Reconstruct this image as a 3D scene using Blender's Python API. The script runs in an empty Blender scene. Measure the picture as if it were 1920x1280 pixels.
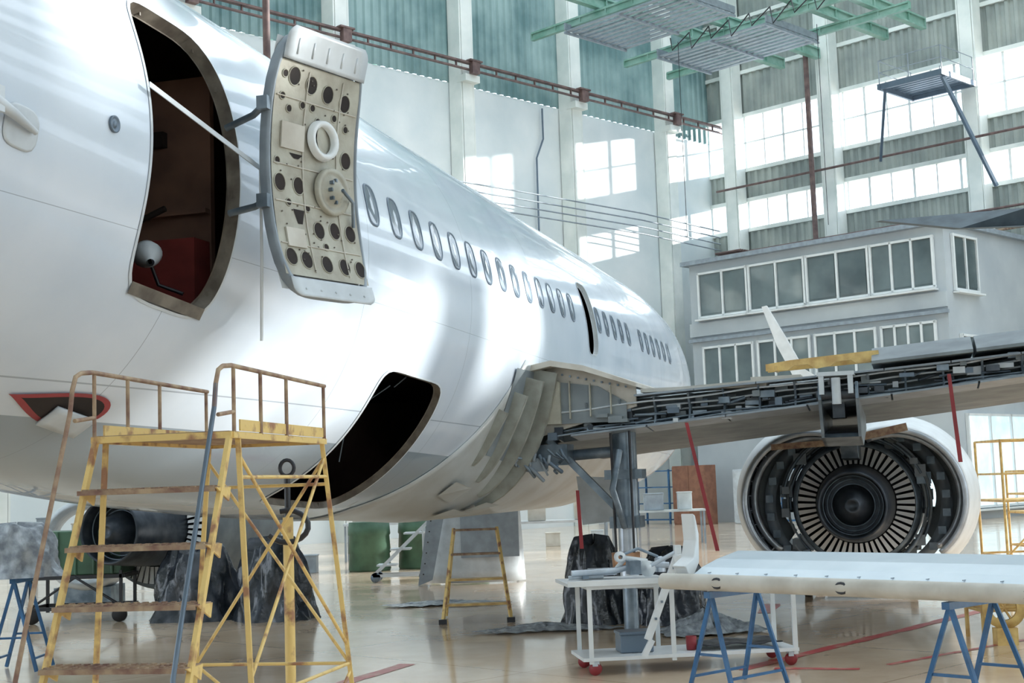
import bpy, math, random
import numpy as np
from mathutils import Vector, Matrix
random.seed(4)
SC=bpy.context.scene
COL=SC.collection
V=Vector
Z=V((0,0,1))

# ------------------------------------------------------------ materials
def mat(name,col,rough=.5,metal=0.,col2=None,var=.15,scale=3.,bump=0.,bscale=30.,coat=0.,detail=4,lo=.35,hi=.65,emit=0):
    m=bpy.data.materials.new(name); m.use_nodes=True
    nt=m.node_tree; N=nt.nodes; L=nt.links; p=N['Principled BSDF']
    tc=N.new('ShaderNodeTexCoord'); no=N.new('ShaderNodeTexNoise'); no.inputs['Scale'].default_value=scale; no.inputs['Detail'].default_value=detail
    L.new(tc.outputs['Object'],no.inputs['Vector'])
    cr=N.new('ShaderNodeValToRGB'); L.new(no.outputs['Fac'],cr.inputs['Fac'])
    c2=col2 if col2 else tuple(c*(1-var) for c in col)
    cr.color_ramp.elements[0].position=lo; cr.color_ramp.elements[1].position=hi
    cr.color_ramp.elements[0].color=(*c2,1); cr.color_ramp.elements[1].color=(*col,1)
    L.new(cr.outputs['Color'],p.inputs['Base Color'])
    p.inputs['Roughness'].default_value=rough; p.inputs['Metallic'].default_value=metal
    p.inputs['Coat Weight'].default_value=coat; p.inputs['Coat Roughness'].default_value=.06
    if emit:
        L.new(cr.outputs['Color'],p.inputs['Emission Color']); p.inputs['Emission Strength'].default_value=emit
    if bump:
        n2=N.new('ShaderNodeTexNoise'); n2.inputs['Scale'].default_value=bscale; n2.inputs['Detail'].default_value=5
        L.new(tc.outputs['Object'],n2.inputs['Vector'])
        b=N.new('ShaderNodeBump'); b.inputs['Strength'].default_value=bump; b.inputs['Distance'].default_value=.02
        L.new(n2.outputs['Fac'],b.inputs['Height']); L.new(b.outputs['Normal'],p.inputs['Normal'])
    return m
M={}
M['yellow']=mat('worn_yellow_paint',(.82,.59,.22),.45,col2=(.38,.19,.10),scale=9,lo=.35,hi=.48,bump=.2)
M['yellow2']=mat('clean_yellow_paint',(.80,.58,.22),.45,col2=(.56,.34,.12),scale=9)
M['rust']=mat('rusty_steel',(.22,.12,.09),.7,col2=(.46,.34,.22),scale=12,bump=.3)
M['rustd']=mat('brown_red_steel',(.11,.07,.07),.6,col2=(.20,.13,.12),scale=4)
M['blackp']=mat('black_paint',(.02,.022,.03),.35,var=.4)
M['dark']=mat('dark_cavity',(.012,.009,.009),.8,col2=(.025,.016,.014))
M['alu']=mat('aluminium',(.60,.66,.73),.35,.6,var=.25,scale=6)
M['steel']=mat('dark_steel',(.11,.15,.19),.35,.4,col2=(.26,.32,.38),scale=5)
M['slab']=mat('dull_dark_grey_panel',(.16,.19,.21),.55,col2=(.24,.28,.30),scale=3)
M['tail']=mat('dark_blue_grey_skin',(.10,.13,.15),.7,var=.3)
M['greyp']=mat('grey_paint',(.32,.38,.44),.4,var=.25,scale=5)
M['lgrey']=mat('light_grey_paint',(.62,.68,.73),.35,var=.2,scale=5)
M['white']=mat('white_paint',(.80,.84,.86),.35,var=.1,scale=4)
M['flapw']=mat('bluish_white_flap_skin',(.68,.78,.84),.25,col2=(.60,.71,.78),scale=2)
M['cream']=mat('cream_panel',(.62,.60,.54),.5,col2=(.48,.45,.39),scale=4)
M['fair']=mat('pale_grey_fairing',(.52,.56,.57),.3,col2=(.40,.41,.39),scale=1.6,detail=8,lo=.36,hi=.6)
M['ribm']=mat('grey_green_rib_metal',(.40,.42,.38),.45,.1,col2=(.28,.28,.24),scale=5)
M['tan']=mat('primer_tan',(.48,.48,.41),.5,col2=(.36,.34,.28),scale=7,bump=.1)
M['frame']=mat('door_frame_primer',(.20,.18,.15),.5,col2=(.10,.085,.07),scale=8)
M['galley']=mat('brown_bulkhead',(.30,.17,.12),.6,col2=(.16,.09,.07),scale=2)
M['blue']=mat('blue_paint',(.04,.16,.36),.4,var=.4,scale=6)
M['green']=mat('green_crane_paint',(.16,.34,.27),.5,col2=(.30,.48,.42),scale=2)
M['dgreen']=mat('dark_green_paint',(.07,.16,.10),.5,var=.4)
M['red']=mat('red_paint',(.36,.04,.05),.5,var=.3)
M['dred']=mat('dark_red_fabric',(.28,.04,.035),.8,var=.4)
M['brown']=mat('brown_wood',(.30,.14,.09),.6,var=.3,scale=5)
M['plaster']=mat('white_plaster',(.86,.90,.91),.8,col2=(.68,.76,.79),scale=.35,bump=.1,bscale=8,detail=8)
M['colw']=mat('column_white',(.90,.93,.90),.6,col2=(.70,.76,.74),scale=.8,detail=8)
M['teal']=mat('teal_corrugated_sheet',(.32,.46,.46),.5,col2=(.12,.23,.24),scale=.5,detail=6)
M['corr']=mat('grey_corrugated_sheet',(.42,.46,.43),.6,col2=(.26,.30,.29),scale=.7,detail=6)
M['office']=mat('office_plaster',(.52,.57,.60),.75,col2=(.41,.46,.50),scale=.5,detail=6)
M['bag']=mat('black_plastic_sheet',(.055,.065,.085),.14,col2=(.015,.02,.025),scale=4,bump=1.0,bscale=6)
M['foil']=mat('crumpled_translucent_plastic',(.5,.55,.6),.25,col2=(.25,.28,.32),scale=12,bump=.8,bscale=14)
M['nozzle']=mat('burnt_nozzle_metal',(.035,.045,.06),.38,.4,col2=(.08,.095,.115),scale=6)
M['vane']=mat('guide_vane_metal',(.95,.97,.98),.6,.0,var=.04)
M['rubber']=mat('rubber',(.02,.02,.022),.7,var=.3)
M['pale']=mat('pale_boxes',(.60,.65,.66),.7,col2=(.38,.42,.44),scale=2)
M['winframe']=mat('white_window_frame',(.8,.84,.85),.5,var=.08)
M['redline']=mat('faded_red_floor_paint',(.55,.08,.08),.3,col2=(.60,.32,.25),scale=5,lo=.35,hi=.5)
M['litglass']=mat('glowing_room_glass',(.75,.9,.95),.1,col2=(.5,.65,.7),scale=.8,emit=.7)  # emission makes the pane glow, standing in for a bright room behind
M['copper']=mat('copper_brown_base',(.55,.30,.17),.4,.4,var=.3)

def glassmat(name,gl,tint):
    m=bpy.data.materials.new(name); m.use_nodes=True; nt=m.node_tree; N=nt.nodes; L=nt.links
    for n in list(N): N.remove(n)
    o=N.new('ShaderNodeOutputMaterial'); t=N.new('ShaderNodeBsdfTransparent'); g=N.new('ShaderNodeBsdfGlossy')
    mx=N.new('ShaderNodeMixShader'); t.inputs['Color'].default_value=(*tint,1); g.inputs['Roughness'].default_value=.04
    mx.inputs[0].default_value=gl
    L.new(t.outputs[0],mx.inputs[1]); L.new(g.outputs[0],mx.inputs[2]); L.new(mx.outputs[0],o.inputs[0])
    return m
M['glass']=glassmat('clear_window_glass',.06,(.93,.97,1))
M['oglass']=mat('office_window_glass',(.07,.10,.11),.05,col2=(.16,.21,.22),scale=.5,coat=.3)
M['cabglass']=mat('cabin_window_glass',(.07,.10,.14),.12,col2=(.16,.21,.27),scale=2.5,coat=.3)
M['rim']=mat('window_rim_grey',(.14,.19,.25),.35,.3)

D0=5.65; TH=math.radians(15.96); ca,sa=math.cos(TH),math.sin(TH)
def A(s,l,z): return V((sa*s+ca*(l-D0), ca*s-sa*(l-D0), z))
AX=V((sa,ca,0)); NX=V((ca,-sa,0))

def fuselage_paint():
    m=bpy.data.materials.new('white_fuselage_paint'); m.use_nodes=True
    nt=m.node_tree; N=nt.nodes; L=nt.links; p=N['Principled BSDF']
    tc=N.new('ShaderNodeTexCoord'); sep=N.new('ShaderNodeSeparateXYZ'); L.new(tc.outputs['Object'],sep.inputs[0])
    def math_(op,a,b=None,c=None):
        n=N.new('ShaderNodeMath'); n.operation=op
        for i,x in enumerate((a,b,c)):
            if x is None: continue
            if isinstance(x,(int,float)): n.inputs[i].default_value=x
            else: L.new(x,n.inputs[i])
        return n.outputs[0]
    s=math_('ADD',math_('MULTIPLY',sep.outputs[0],sa),math_('MULTIPLY',sep.outputs[1],ca))
    z=sep.outputs[2]
    fr=math_('FRACT',math_('DIVIDE',math_('ADD',s,.35),2.45)); seam=math_('LESS_THAN',fr,.0028)
    zz=math_('ADD',z,math_('MULTIPLY',s,.012))
    z1=math_('LESS_THAN',math_('ABSOLUTE',math_('SUBTRACT',zz,2.42)),.004)
    z2=math_('LESS_THAN',math_('ABSOLUTE',math_('SUBTRACT',zz,4.95)),.004)
    z3=math_('LESS_THAN',math_('ABSOLUTE',math_('SUBTRACT',zz,3.2)),.002)
    sm=math_('MAXIMUM',math_('MAXIMUM',seam,z3),math_('MAXIMUM',z1,z2))
    no=N.new('ShaderNodeTexNoise'); no.inputs['Scale'].default_value=1.3; no.inputs['Detail'].default_value=8; L.new(tc.outputs['Object'],no.inputs['Vector'])
    cr=N.new('ShaderNodeValToRGB'); cr.color_ramp.elements[0].color=(.60,.69,.80,1); cr.color_ramp.elements[1].color=(.69,.77,.87,1)
    cr.color_ramp.elements[0].position=.3; cr.color_ramp.elements[1].position=.6
    L.new(no.outputs['Fac'],cr.inputs['Fac'])
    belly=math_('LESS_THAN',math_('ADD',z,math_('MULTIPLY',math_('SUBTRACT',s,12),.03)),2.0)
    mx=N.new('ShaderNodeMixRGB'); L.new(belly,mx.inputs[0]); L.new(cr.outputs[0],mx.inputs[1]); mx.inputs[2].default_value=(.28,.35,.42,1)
    mx2=N.new('ShaderNodeMixRGB'); L.new(math_('MULTIPLY',sm,.6),mx2.inputs[0]); L.new(mx.outputs[0],mx2.inputs[1]); mx2.inputs[2].default_value=(.2,.24,.3,1)
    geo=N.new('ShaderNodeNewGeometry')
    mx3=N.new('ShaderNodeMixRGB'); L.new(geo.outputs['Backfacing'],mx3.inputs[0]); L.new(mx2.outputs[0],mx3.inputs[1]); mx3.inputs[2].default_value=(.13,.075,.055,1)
    L.new(mx3.outputs[0],p.inputs['Base Color'])
    L.new(math_('ADD',math_('MULTIPLY',geo.outputs['Backfacing'],.6),.22),p.inputs['Roughness'])
    p.inputs['Coat Weight'].default_value=.5; p.inputs['Coat Roughness'].default_value=.03
    n2=N.new('ShaderNodeTexNoise'); n2.inputs['Scale'].default_value=2.2; n2.inputs['Detail'].default_value=1; L.new(tc.outputs['Object'],n2.inputs['Vector'])
    b=N.new('ShaderNodeBump'); b.inputs['Strength'].default_value=.07; b.inputs['Distance'].default_value=.03; L.new(n2.outputs['Fac'],b.inputs['Height']); L.new(b.outputs[0],p.inputs['Normal']); L.new(b.outputs[0],p.inputs['Coat Normal'])
    return m
M['fus']=fuselage_paint()

def floor_mat():
    m=bpy.data.materials.new('glossy_epoxy_floor'); m.use_nodes=True
    nt=m.node_tree; N=nt.nodes; L=nt.links; p=N['Principled BSDF']
    tc=N.new('ShaderNodeTexCoord')
    no=N.new('ShaderNodeTexNoise'); no.inputs['Scale'].default_value=.5; no.inputs['Detail'].default_value=9; no.inputs['Roughness'].default_value=.65; L.new(tc.outputs['Object'],no.inputs['Vector'])
    cr=N.new('ShaderNodeValToRGB'); e=cr.color_ramp.elements; e[0].position=.3; e[0].color=(.60,.43,.29,1); e[1].position=.65; e[1].color=(.88,.70,.52,1)
    L.new(no.outputs['Fac'],cr.inputs['Fac'])
    br=N.new('ShaderNodeTexBrick'); br.inputs['Scale'].default_value=1; br.inputs['Brick Width'].default_value=3; br.inputs['Row Height'].default_value=3; br.inputs['Mortar Size'].default_value=.012; br.offset=0
    br.inputs['Color1'].default_value=(1,1,1,1); br.inputs['Color2'].default_value=(.94,.94,.94,1); br.inputs['Mortar'].default_value=(.7,.65,.6,1)
    mp=N.new('ShaderNodeMapping'); mp.inputs['Rotation'].default_value=(0,0,math.radians(45)); L.new(tc.outputs['Object'],mp.inputs[0]); L.new(mp.outputs[0],br.inputs['Vector'])
    mx=N.new('ShaderNodeMixRGB'); mx.blend_type='MULTIPLY'; mx.inputs[0].default_value=1; L.new(cr.outputs[0],mx.inputs[1]); L.new(br.outputs[0],mx.inputs[2])
    L.new(mx.outputs[0],p.inputs['Base Color'])
    n2=N.new('ShaderNodeTexNoise'); n2.inputs['Scale'].default_value=1.1; n2.inputs['Detail'].default_value=6; L.new(tc.outputs['Object'],n2.inputs['Vector'])
    mr=N.new('ShaderNodeMapRange'); mr.inputs['To Min'].default_value=.06; mr.inputs['To Max'].default_value=.26; L.new(n2.outputs['Fac'],mr.inputs['Value']); L.new(mr.outputs[0],p.inputs['Roughness'])
    p.inputs['Coat Weight'].default_value=.35; p.inputs['Coat Roughness'].default_value=.05
    return m
M['floor']=floor_mat()

# ------------------------------------------------------------ mesh builder
class B:
    def __init__(s): s.v=[];s.f=[];s.m=[];s.s=[];s.c=[]
    def cut(s): s.c.append((len(s.v),len(s.f)))
    def add(s,vs,fs,m=0,smooth=False):
        o=len(s.v); s.v+= [tuple(x) for x in vs]
        for f in fs: s.f.append([i+o for i in f]); s.m.append(m); s.s.append(smooth)
        return s
    def box(s,c,size,ax=None,m=0):
        c=V(c); X,Y,Zz=ax if ax else (V((1,0,0)),V((0,1,0)),V((0,0,1)))
        X=X.normalized()*size[0]/2;Y=Y.normalized()*size[1]/2;Zz=Zz.normalized()*size[2]/2
        vs=[c+X*i+Y*j+Zz*k for k in(-1,1) for j in(-1,1) for i in(-1,1)]
        return s.add(vs,[(0,2,3,1),(4,5,7,6),(0,1,5,4),(2,6,7,3),(0,4,6,2),(1,3,7,5)],m)
    def beam(s,p0,p1,w,h,m=0,up=None):
        p0=V(p0);p1=V(p1); d=(p1-p0); up=up or Z
        if abs(d.normalized().dot(up))>.98: up=V((0,1,0))
        side=d.cross(up).normalized(); u=side.cross(d).normalized()
        return s.box((p0+p1)/2,(d.length,w,h),(d,side,u),m)
    def tube(s,pts,r,m=0,n=8,closed=False):
        P=[V(p) for p in pts]; k=len(P); rings=[]
        prev=None
        for i in range(k):
            if closed: d=(P[(i+1)%k]-P[i-1])
            else: d=(P[min(i+1,k-1)]-P[max(i-1,0)])
            d.normalize()
            if prev is None:
                u=d.cross(Z) if abs(d.z)<.9 else d.cross(V((1,0,0)))
            else: u=prev-d*prev.dot(d)
            u.normalize(); prev=u; w=d.cross(u)
            rr=r[i] if isinstance(r,(list,tuple)) else r
            rings.append([P[i]+(u*math.cos(a)+w*math.sin(a))*rr for a in [2*math.pi*j/n for j in range(n)]])
        vs=[p for q in rings for p in q]; fs=[]
        rng=range(k) if closed else range(k-1)
        for i in rng:
            i2=(i+1)%k
            for j in range(n): fs.append((i*n+j,i*n+(j+1)%n,i2*n+(j+1)%n,i2*n+j))
        s.add(vs,fs,m,True)
        if not closed:
            s.add(rings[0],[tuple(range(n))[::-1]],m); s.add(rings[-1],[tuple(range(n))],m)
        return s
    def lathe(s,prof,o,axis,n=48,m=0,smooth=True,a0=0,a1=2*math.pi,ref=None):
        o=V(o);axis=V(axis).normalized(); u=ref.normalized() if ref else (axis.cross(Z).normalized() if abs(axis.z)<.9 else V((1,0,0))); w=axis.cross(u)
        full=abs(a1-a0-2*math.pi)<1e-6; nn=n if full else n+1
        vs=[o+axis*x+(u*math.cos(a0+(a1-a0)*j/n)+w*math.sin(a0+(a1-a0)*j/n))*r for x,r in prof for j in range(nn)]
        fs=[]
        for i in range(len(prof)-1):
            for j in range(n):
                j2=(j+1)%nn
                fs.append((i*nn+j,i*nn+j2,(i+1)*nn+j2,(i+1)*nn+j))
        return s.add(vs,fs,m,smooth)
    def prism(s,poly,ext,m=0):
        poly=[V(p) for p in poly]; ext=V(ext); n=len(poly)
        vs=poly+[p+ext for p in poly]
        fs=[tuple(range(n))[::-1],tuple(range(n,2*n))]+[(i,(i+1)%n,n+(i+1)%n,n+i) for i in range(n)]
        return s.add(vs,fs,m)
    def surf(s,fn,us,vs_,m=0,smooth=True):
        vs=[fn(u,v) for u in us for v in vs_]; k=len(vs_)
        fs=[(i*k+j,i*k+j+1,(i+1)*k+j+1,(i+1)*k+j) for i in range(len(us)-1) for j in range(k-1)]
        return s.add(vs,fs,m,smooth)
    def fan(s,pts,m=0):
        return s.add(pts,[tuple(range(len(pts)))],m)
    def make(s,name,mats,parent=None,label=None,cat=None,kind=None,group=None,bevel=0,solid=0,fix=False):
        if s.c:
            cs=s.c if s.c[0]==(0,0) else [(0,0)]+s.c
            cs=cs+[(len(s.v),len(s.f))]; out=[]
            for (v0,f0),(v1,f1) in zip(cs,cs[1:]):
                if f1==f0: continue
                q=B(); q.v=s.v[v0:v1]; q.f=[[i-v0 for i in f] for f in s.f[f0:f1]]; q.m=s.m[f0:f1]; q.s=s.s[f0:f1]
                out.append(q.make(name,mats,parent,label,cat,kind,group,bevel,solid,fix))
            return out
        me=bpy.data.meshes.new(name); me.from_pydata([tuple(v) for v in s.v],[],s.f)
        for k in mats: me.materials.append(M[k] if isinstance(k,str) else k)
        me.polygons.foreach_set('material_index',s.m); me.polygons.foreach_set('use_smooth',s.s); me.update()
        if fix:
            import bmesh
            bm=bmesh.new(); bm.from_mesh(me); bmesh.ops.remove_doubles(bm,verts=bm.verts,dist=.0005); bmesh.ops.recalc_face_normals(bm,faces=bm.faces); bm.to_mesh(me); bm.free()
        o=bpy.data.objects.new(name,me); COL.objects.link(o)
        if bevel:
            b=o.modifiers.new('bevel','BEVEL'); b.width=bevel; b.segments=2; b.limit_method='ANGLE'
        if solid:
            b=o.modifiers.new('solid','SOLIDIFY'); b.thickness=solid; b.offset=0
        par(o,parent)
        tag(o,label,cat,kind,group)
        return o
def tag(o,label=None,cat=None,kind=None,group=None):
    if label:o['label']=label
    if cat:o['category']=cat
    if kind:o['kind']=kind
    if group:o['group']=group
def par(o,p):
    if p is None: return
    o.parent=p
    o.matrix_parent_inverse=Matrix.Translation(p.location).inverted() if p.type=='EMPTY' else Matrix.Identity(4)
def top(name,loc,label,cat,group=None):
    e=bpy.data.objects.new(name,None); e.location=loc; e.empty_display_size=.2; COL.objects.link(e)
    tag(e,label,cat,None,group); return e
lin=lambda a,b,n:[a+(b-a)*i/(n-1) for i in range(n)]

# ------------------------------------------------------------ hangar shell
CO=V((9,60,0)); LD=V((-.7071,-.7071,0)); RD=V((.7071,-.7071,0))
LN=V((.7071,-.7071,0)); RN=V((-.7071,-.7071,0))
f=B(); f.add([(-60,-16,0),(76,-16,0),(76,80,0),(-60,80,0)],[(0,1,2,3)]); f.make('floor',['floor'],kind='structure')
def corrug(b,p,d,n,L,z0,z1,pitch=.36,dep=.07,m=0):
    k=int(L/pitch); pts=[]
    for i in range(k):
        t=i*pitch
        pts+= [p+d*t, p+d*(t+pitch*.35), p+d*(t+pitch*.5)+n*dep, p+d*(t+pitch*.85)+n*dep]
    pts.append(p+d*L)
    vs=[V((q.x,q.y,z0)) for q in pts]+[V((q.x,q.y,z1)) for q in pts]; nn=len(pts)
    b.add(vs,[(i,i+1,nn+i+1,nn+i) for i in range(nn-1)],m)
b=B(); LL=62
b.box(CO+LD*LL/2-LN*.2+Z*8.1,(LL,.4,16.2),(LD,LN,Z),0)
corrug(b,CO,LD,LN,LL,16.2,25,m=1)
b.make('wall_left',['plaster','teal'],kind='structure')
b=B(); RL=92
glz=[(12.1,13.4),(14.7,17.1),(19.0,21.4)]
zz=[0]+[x for g in glz for x in g]+[25]
for i in range(0,len(zz),2):
    if i==0:
        corrug(b,CO,RD,RN,22,0,zz[1]); corrug(b,CO+RD*22,RD,RN,RL-22,0,5.5); corrug(b,CO+RD*22,RD,RN,RL-22,8.0,zz[1])
    else: corrug(b,CO,RD,RN,RL,zz[i],zz[i+1])
corrug(b,CO+RN*.02,RD,RN,23.4,19.0,21.4)
for g in glz:
    for zq in g: b.box(CO+RD*RL/2+Z*zq,(RL,.25,.16),(RD,RN,Z),1)
for g,t0,t1 in ((0,30,47.6),(0,49.7,51.0),(0,54.0,66),(1,43.5,45),(1,49.6,50.8),(1,53.2,54.6),(1,56.0,66)):  # boards added over unseen panes to shape the sun patches on the fuselage
    b.box(CO+RD*(t0+t1)/2+RN*.15+Z*((glz[g][0]+glz[g][1])/2),(t1-t0,.05,glz[g][1]-glz[g][0]),(RD,RN,Z),0)
b.make('wall_right',['corr','colw'],kind='structure')
b=B(); corrug(b,V((-60,-15.5,0)),V((1,0,0)),V((0,1,0)),134,0,5,pitch=1.2,dep=.1); corrug(b,V((-60,-15.5,0)),V((1,0,0)),V((0,1,0)),134,8,25,pitch=1.2,dep=.1)  # unseen wall, added to block light from behind the camera
for i in range(45): b.box((-60+3*i,-15.4,6.5),(.2 if i%2 else .8,.2,3.2),None,1)
b.make('wall_back',['corr','colw'],kind='structure')
wn=1; bay=5.85
def glazing(p,d,n,L,z0,z1,nx,nz,name):
    b=B(); b.add([p+Z*z0,p+d*L+Z*z0,p+d*L+Z*z1,p+Z*z1],[(0,1,2,3)],1)
    for i in range(nx+1):
        q=p+d*(L*i/nx); b.box(q+Z*(z0+z1)/2,(.06 if i%2 else .10,.1,z1-z0),(d,n,Z),0)
    for j in range(nz+1): b.box(p+d*L/2+Z*(z0+(z1-z0)*j/nz),(L,.1,.06),(d,n,Z),0)
    b.make(name,['winframe','glass'],kind='structure')
for k in range(16):
    for gi,g in enumerate(glz):
        t0=k*bay
        if t0+bay>RL or (gi==2 and k<4): continue
        glazing(CO+RD*t0,RD,RN,bay,g[0],g[1],6,2 if g[1]-g[0]>2 else 1,'window_%d'%wn); wn+=1
    if k>=4 and (k+1)*bay<RL: glazing(CO+RD*(k*bay),RD,RN,bay,5.5,8.0,5,2,'window_%d'%wn); wn+=1
b=B()
for k in range(14):
    off=2.0+k*6.2; c=CO+RN*off+RD*10
    b.box(c+RD*18+Z*25.2,(100,2.5 if k<5 else 4.8,.3),(RD,RN,Z),0)  # unseen roof strips, made wider near the camera to darken the foreground
    b.beam(c-RD*40+Z*24.6,c+RD*60+Z*24.6,.3,.5,1)
b.make('ceiling',['corr','green'],kind='structure')

for i,t in enumerate([3.55,9.4,15.2,20.9,26.8,32.6]):
    b=B(); q=CO+LD*t+LN*.35
    b.box(q+Z*12.4,(.12,.6,24.8),(LD,LN,Z)); b.box(q+LD*.3+Z*12.4,(.06,.62,24.8),(LD,LN,Z)); b.box(q-LD*.3+Z*12.4,(.06,.62,24.8),(LD,LN,Z))
    b.box(q+LN*.3+Z*12.4,(.5,.05,24.8),(LD,LN,Z))
    b.box(q+Z*16.2+LN*.35,(.7,.5,.25),(LD,LN,Z))
    b.make('column',['colw'],label='white painted steel column against the plastered hangar wall',cat='column',group='steel columns along plastered wall')
for i,t in enumerate([1.6,6.4,12.6,18.4,24.3]):
    b=B(); q=CO+RD*t+RN*.45
    b.box(q+Z*12.4,(.12,.6,24.8),(RD,RN,Z)); b.box(q+RD*.3+Z*12.4,(.06,.62,24.8),(RD,RN,Z)); b.box(q-RD*.3+Z*12.4,(.06,.62,24.8),(RD,RN,Z)); b.box(q+RN*.3+Z*12.4,(.5,.05,24.8),(RD,RN,Z))
    b.make('column',['colw'],label='white steel column in front of the glazed hangar wall',cat='column',group='steel columns along glazed wall')
b=B(); p0=CO+LN*.95
b.beam(p0+Z*16.72,p0+LD*58+Z*16.72,.18,.07); b.beam(p0+Z*16.48,p0+LD*58+Z*16.48,.12,.05)
for i in range(9):
    q=p0+LD*(3.55+i*5.82)+Z*16.55; b.box(q+LN*.1,(.35,.2,.45),(LD,LN,Z)); b.box(q+LN*.1+Z*.24,(.6,.25,.06),(LD,LN,Z))
for i in range(58): b.box(p0+LD*(1.0*i)+Z*16.6,(.05,.06,.22),(LD,LN,Z))
b.make('crane_rail',['rustd'],label='rusty brown crane rail running along the columns',cat='rail')
for k in range(4):
    z=12.3-.28*k; b=B(); q=CO+LN*(1.0)
    b.tube([q+LD*.9+Z*(z-.2),q+LD*6+Z*z,q+LD*13+Z*(z+.02),q+LD*17+Z*z],.028,0,6)
    b.make('pipe',['greyp'],label='thin grey pipe strung along the plastered wall',cat='pipe',group='pipes along plastered wall')
b=B(); q=CO+LD*10.8+LN*.15
b.tube([q+Z*16,q+Z*14.8,q+LD*.4+Z*14,q+LD*.45+Z*7],.04,0,6); b.make('pipe',['rim'],label='grey downpipe on the plastered wall',cat='pipe')
for k,(z,off,t0,t1) in enumerate([(10.2,1.1,1,26),(10.55,1.1,1,26),(11.0,1.1,1,26),(13.8,1.0,1,24)]):
    b=B(); q=CO+RN*off
    b.tube([q+RD*t0+Z*z,q+RD*t1+Z*z],.05,0,6)
    if k<3: 
        for j in range(5): b.tube([q+RD*(t0+.3)+RN*(.15*j)+Z*z,q+RD*(t0+1.6)+RN*(.15*j)+Z*z],.05,0,6)
    b.make('pipe',['rust' if k==0 else 'rustd'],label='rusty brown pipe running along the glazed wall',cat='pipe',group='pipes along glazed wall')
b=B(); q=CO+RD*6.0+RN*1.35; b.box(q+Z*14.6,(.15,.15,9.2),(RD,RN,Z)); b.make('drain_pipe',['rustd'],label='vertical brown downpipe beside a steel column',cat='pipe')

crane=top('overhead_crane',CO+RD*8+RN*8+Z*18,'green steel overhead crane gantry with slatted walkways','crane')
def girder(p0,p1,w,h,name):
    b=B(); p0=V(p0);p1=V(p1); d=(p1-p0).normalized(); 
    b.beam(p0+Z*h/2,p1+Z*h/2,w,.07); b.beam(p0-Z*h/2,p1-Z*h/2,w,.07); b.beam(p0,p1,.06,h)
    L=(p1-p0).length; n=int(L/1.2)
    for i in range(n+1): b.box(p0+d*(L*i/n),(.05,w*.9,h),(d,d.cross(Z),Z))
    b.make(name,['green'],crane)
wl=lambda t,off,z: CO+RD*t+RN*off+Z*z
for t in (9.4,11.0,4.6,6.3): girder(wl(t,0.9,18.6),wl(t,17,18.6),.24,.38,'crane_girder')
for off in (4.5,7.2,12.5): girder(wl(1.4,off,18.15),wl(12.4,off,18.15),.16,.24,'cross_beam')
for off,t0 in ((4.6,3.6),(9.6,3.4)):
    b=B(); 
    for i in range(10): b.beam(wl(t0,off+i*.35,17.8),wl(t0+5.0,off+i*.35,17.8),.17,.05,0)
    for j in range(3): b.beam(wl(t0+j*2.5,off-.1,17.73),wl(t0+j*2.5,off+3.3,17.73),.08,.08,0)
    for j in (0,5.0): b.beam(wl(t0+j,off-.1,17.95),wl(t0+j,off+3.3,17.95),.06,.25,0)
    b.make('walkway',['greyp'],crane)
b=B()
for i in range(8): b.tube([wl(4.5+i*.9,8.2,18.2),wl(4.8+i*.9,8.5,17.6-.15*(i%2)),wl(5.4+i*.9,8.2,18.2)],.025,0,5)
b.make('festoon_cable',['blackp'],crane)
for k,(t,off) in enumerate(((5.0,8.4),(9.5,6.0))):
    b=B(); b.tube([wl(t,off,17.9),wl(t,off,10.5)],.012,0,5); b.make('hoist_cable',['blackp'],crane)
e=top('maintenance_platform',wl(11.6,2,15.8),'steel maintenance platform with railing on diagonal braces','platform')
b=B()
for i in range(10): b.beam(wl(10.4,1.0+i*.26,15.9),wl(12.9,1.0+i*.26,15.9),.16,.05)
for t in (10.4,12.9): b.beam(wl(t,.9,15.8),wl(t,3.5,15.8),.1,.2)
for o in (1.0,3.4): b.beam(wl(10.4,o,15.8),wl(12.9,o,15.8),.1,.2)
b.make('deck',['rim'],e)
b=B()
for t in (10.4,11.6,12.9):
    for o in (1.0,3.4): b.tube([wl(t,o,15.9),wl(t,o,16.8)],.02,0,6)
for z in (16.35,16.8): b.tube([wl(10.4,1.0,z),wl(10.4,3.4,z),wl(12.9,3.4,z),wl(12.9,1.0,z)],.016,0,6)
b.make('railing',['greyp'],e)
b=B(); b.beam(wl(10.5,3.2,15.7),wl(9.0,1.2,13.6),.10,.10); b.cut(); b.beam(wl(12.8,3.2,15.7),wl(13.6,1.2,11.8),.12,.12); b.make('brace',['rim'],e)
b=B(); b.tube([(-5.05,29,10.0),(-5.05,29,25)],.08,0,8); b.make('hanging_pole',['rustd'],label='dark red vertical pole hanging from the roof',cat='pole')

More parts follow.
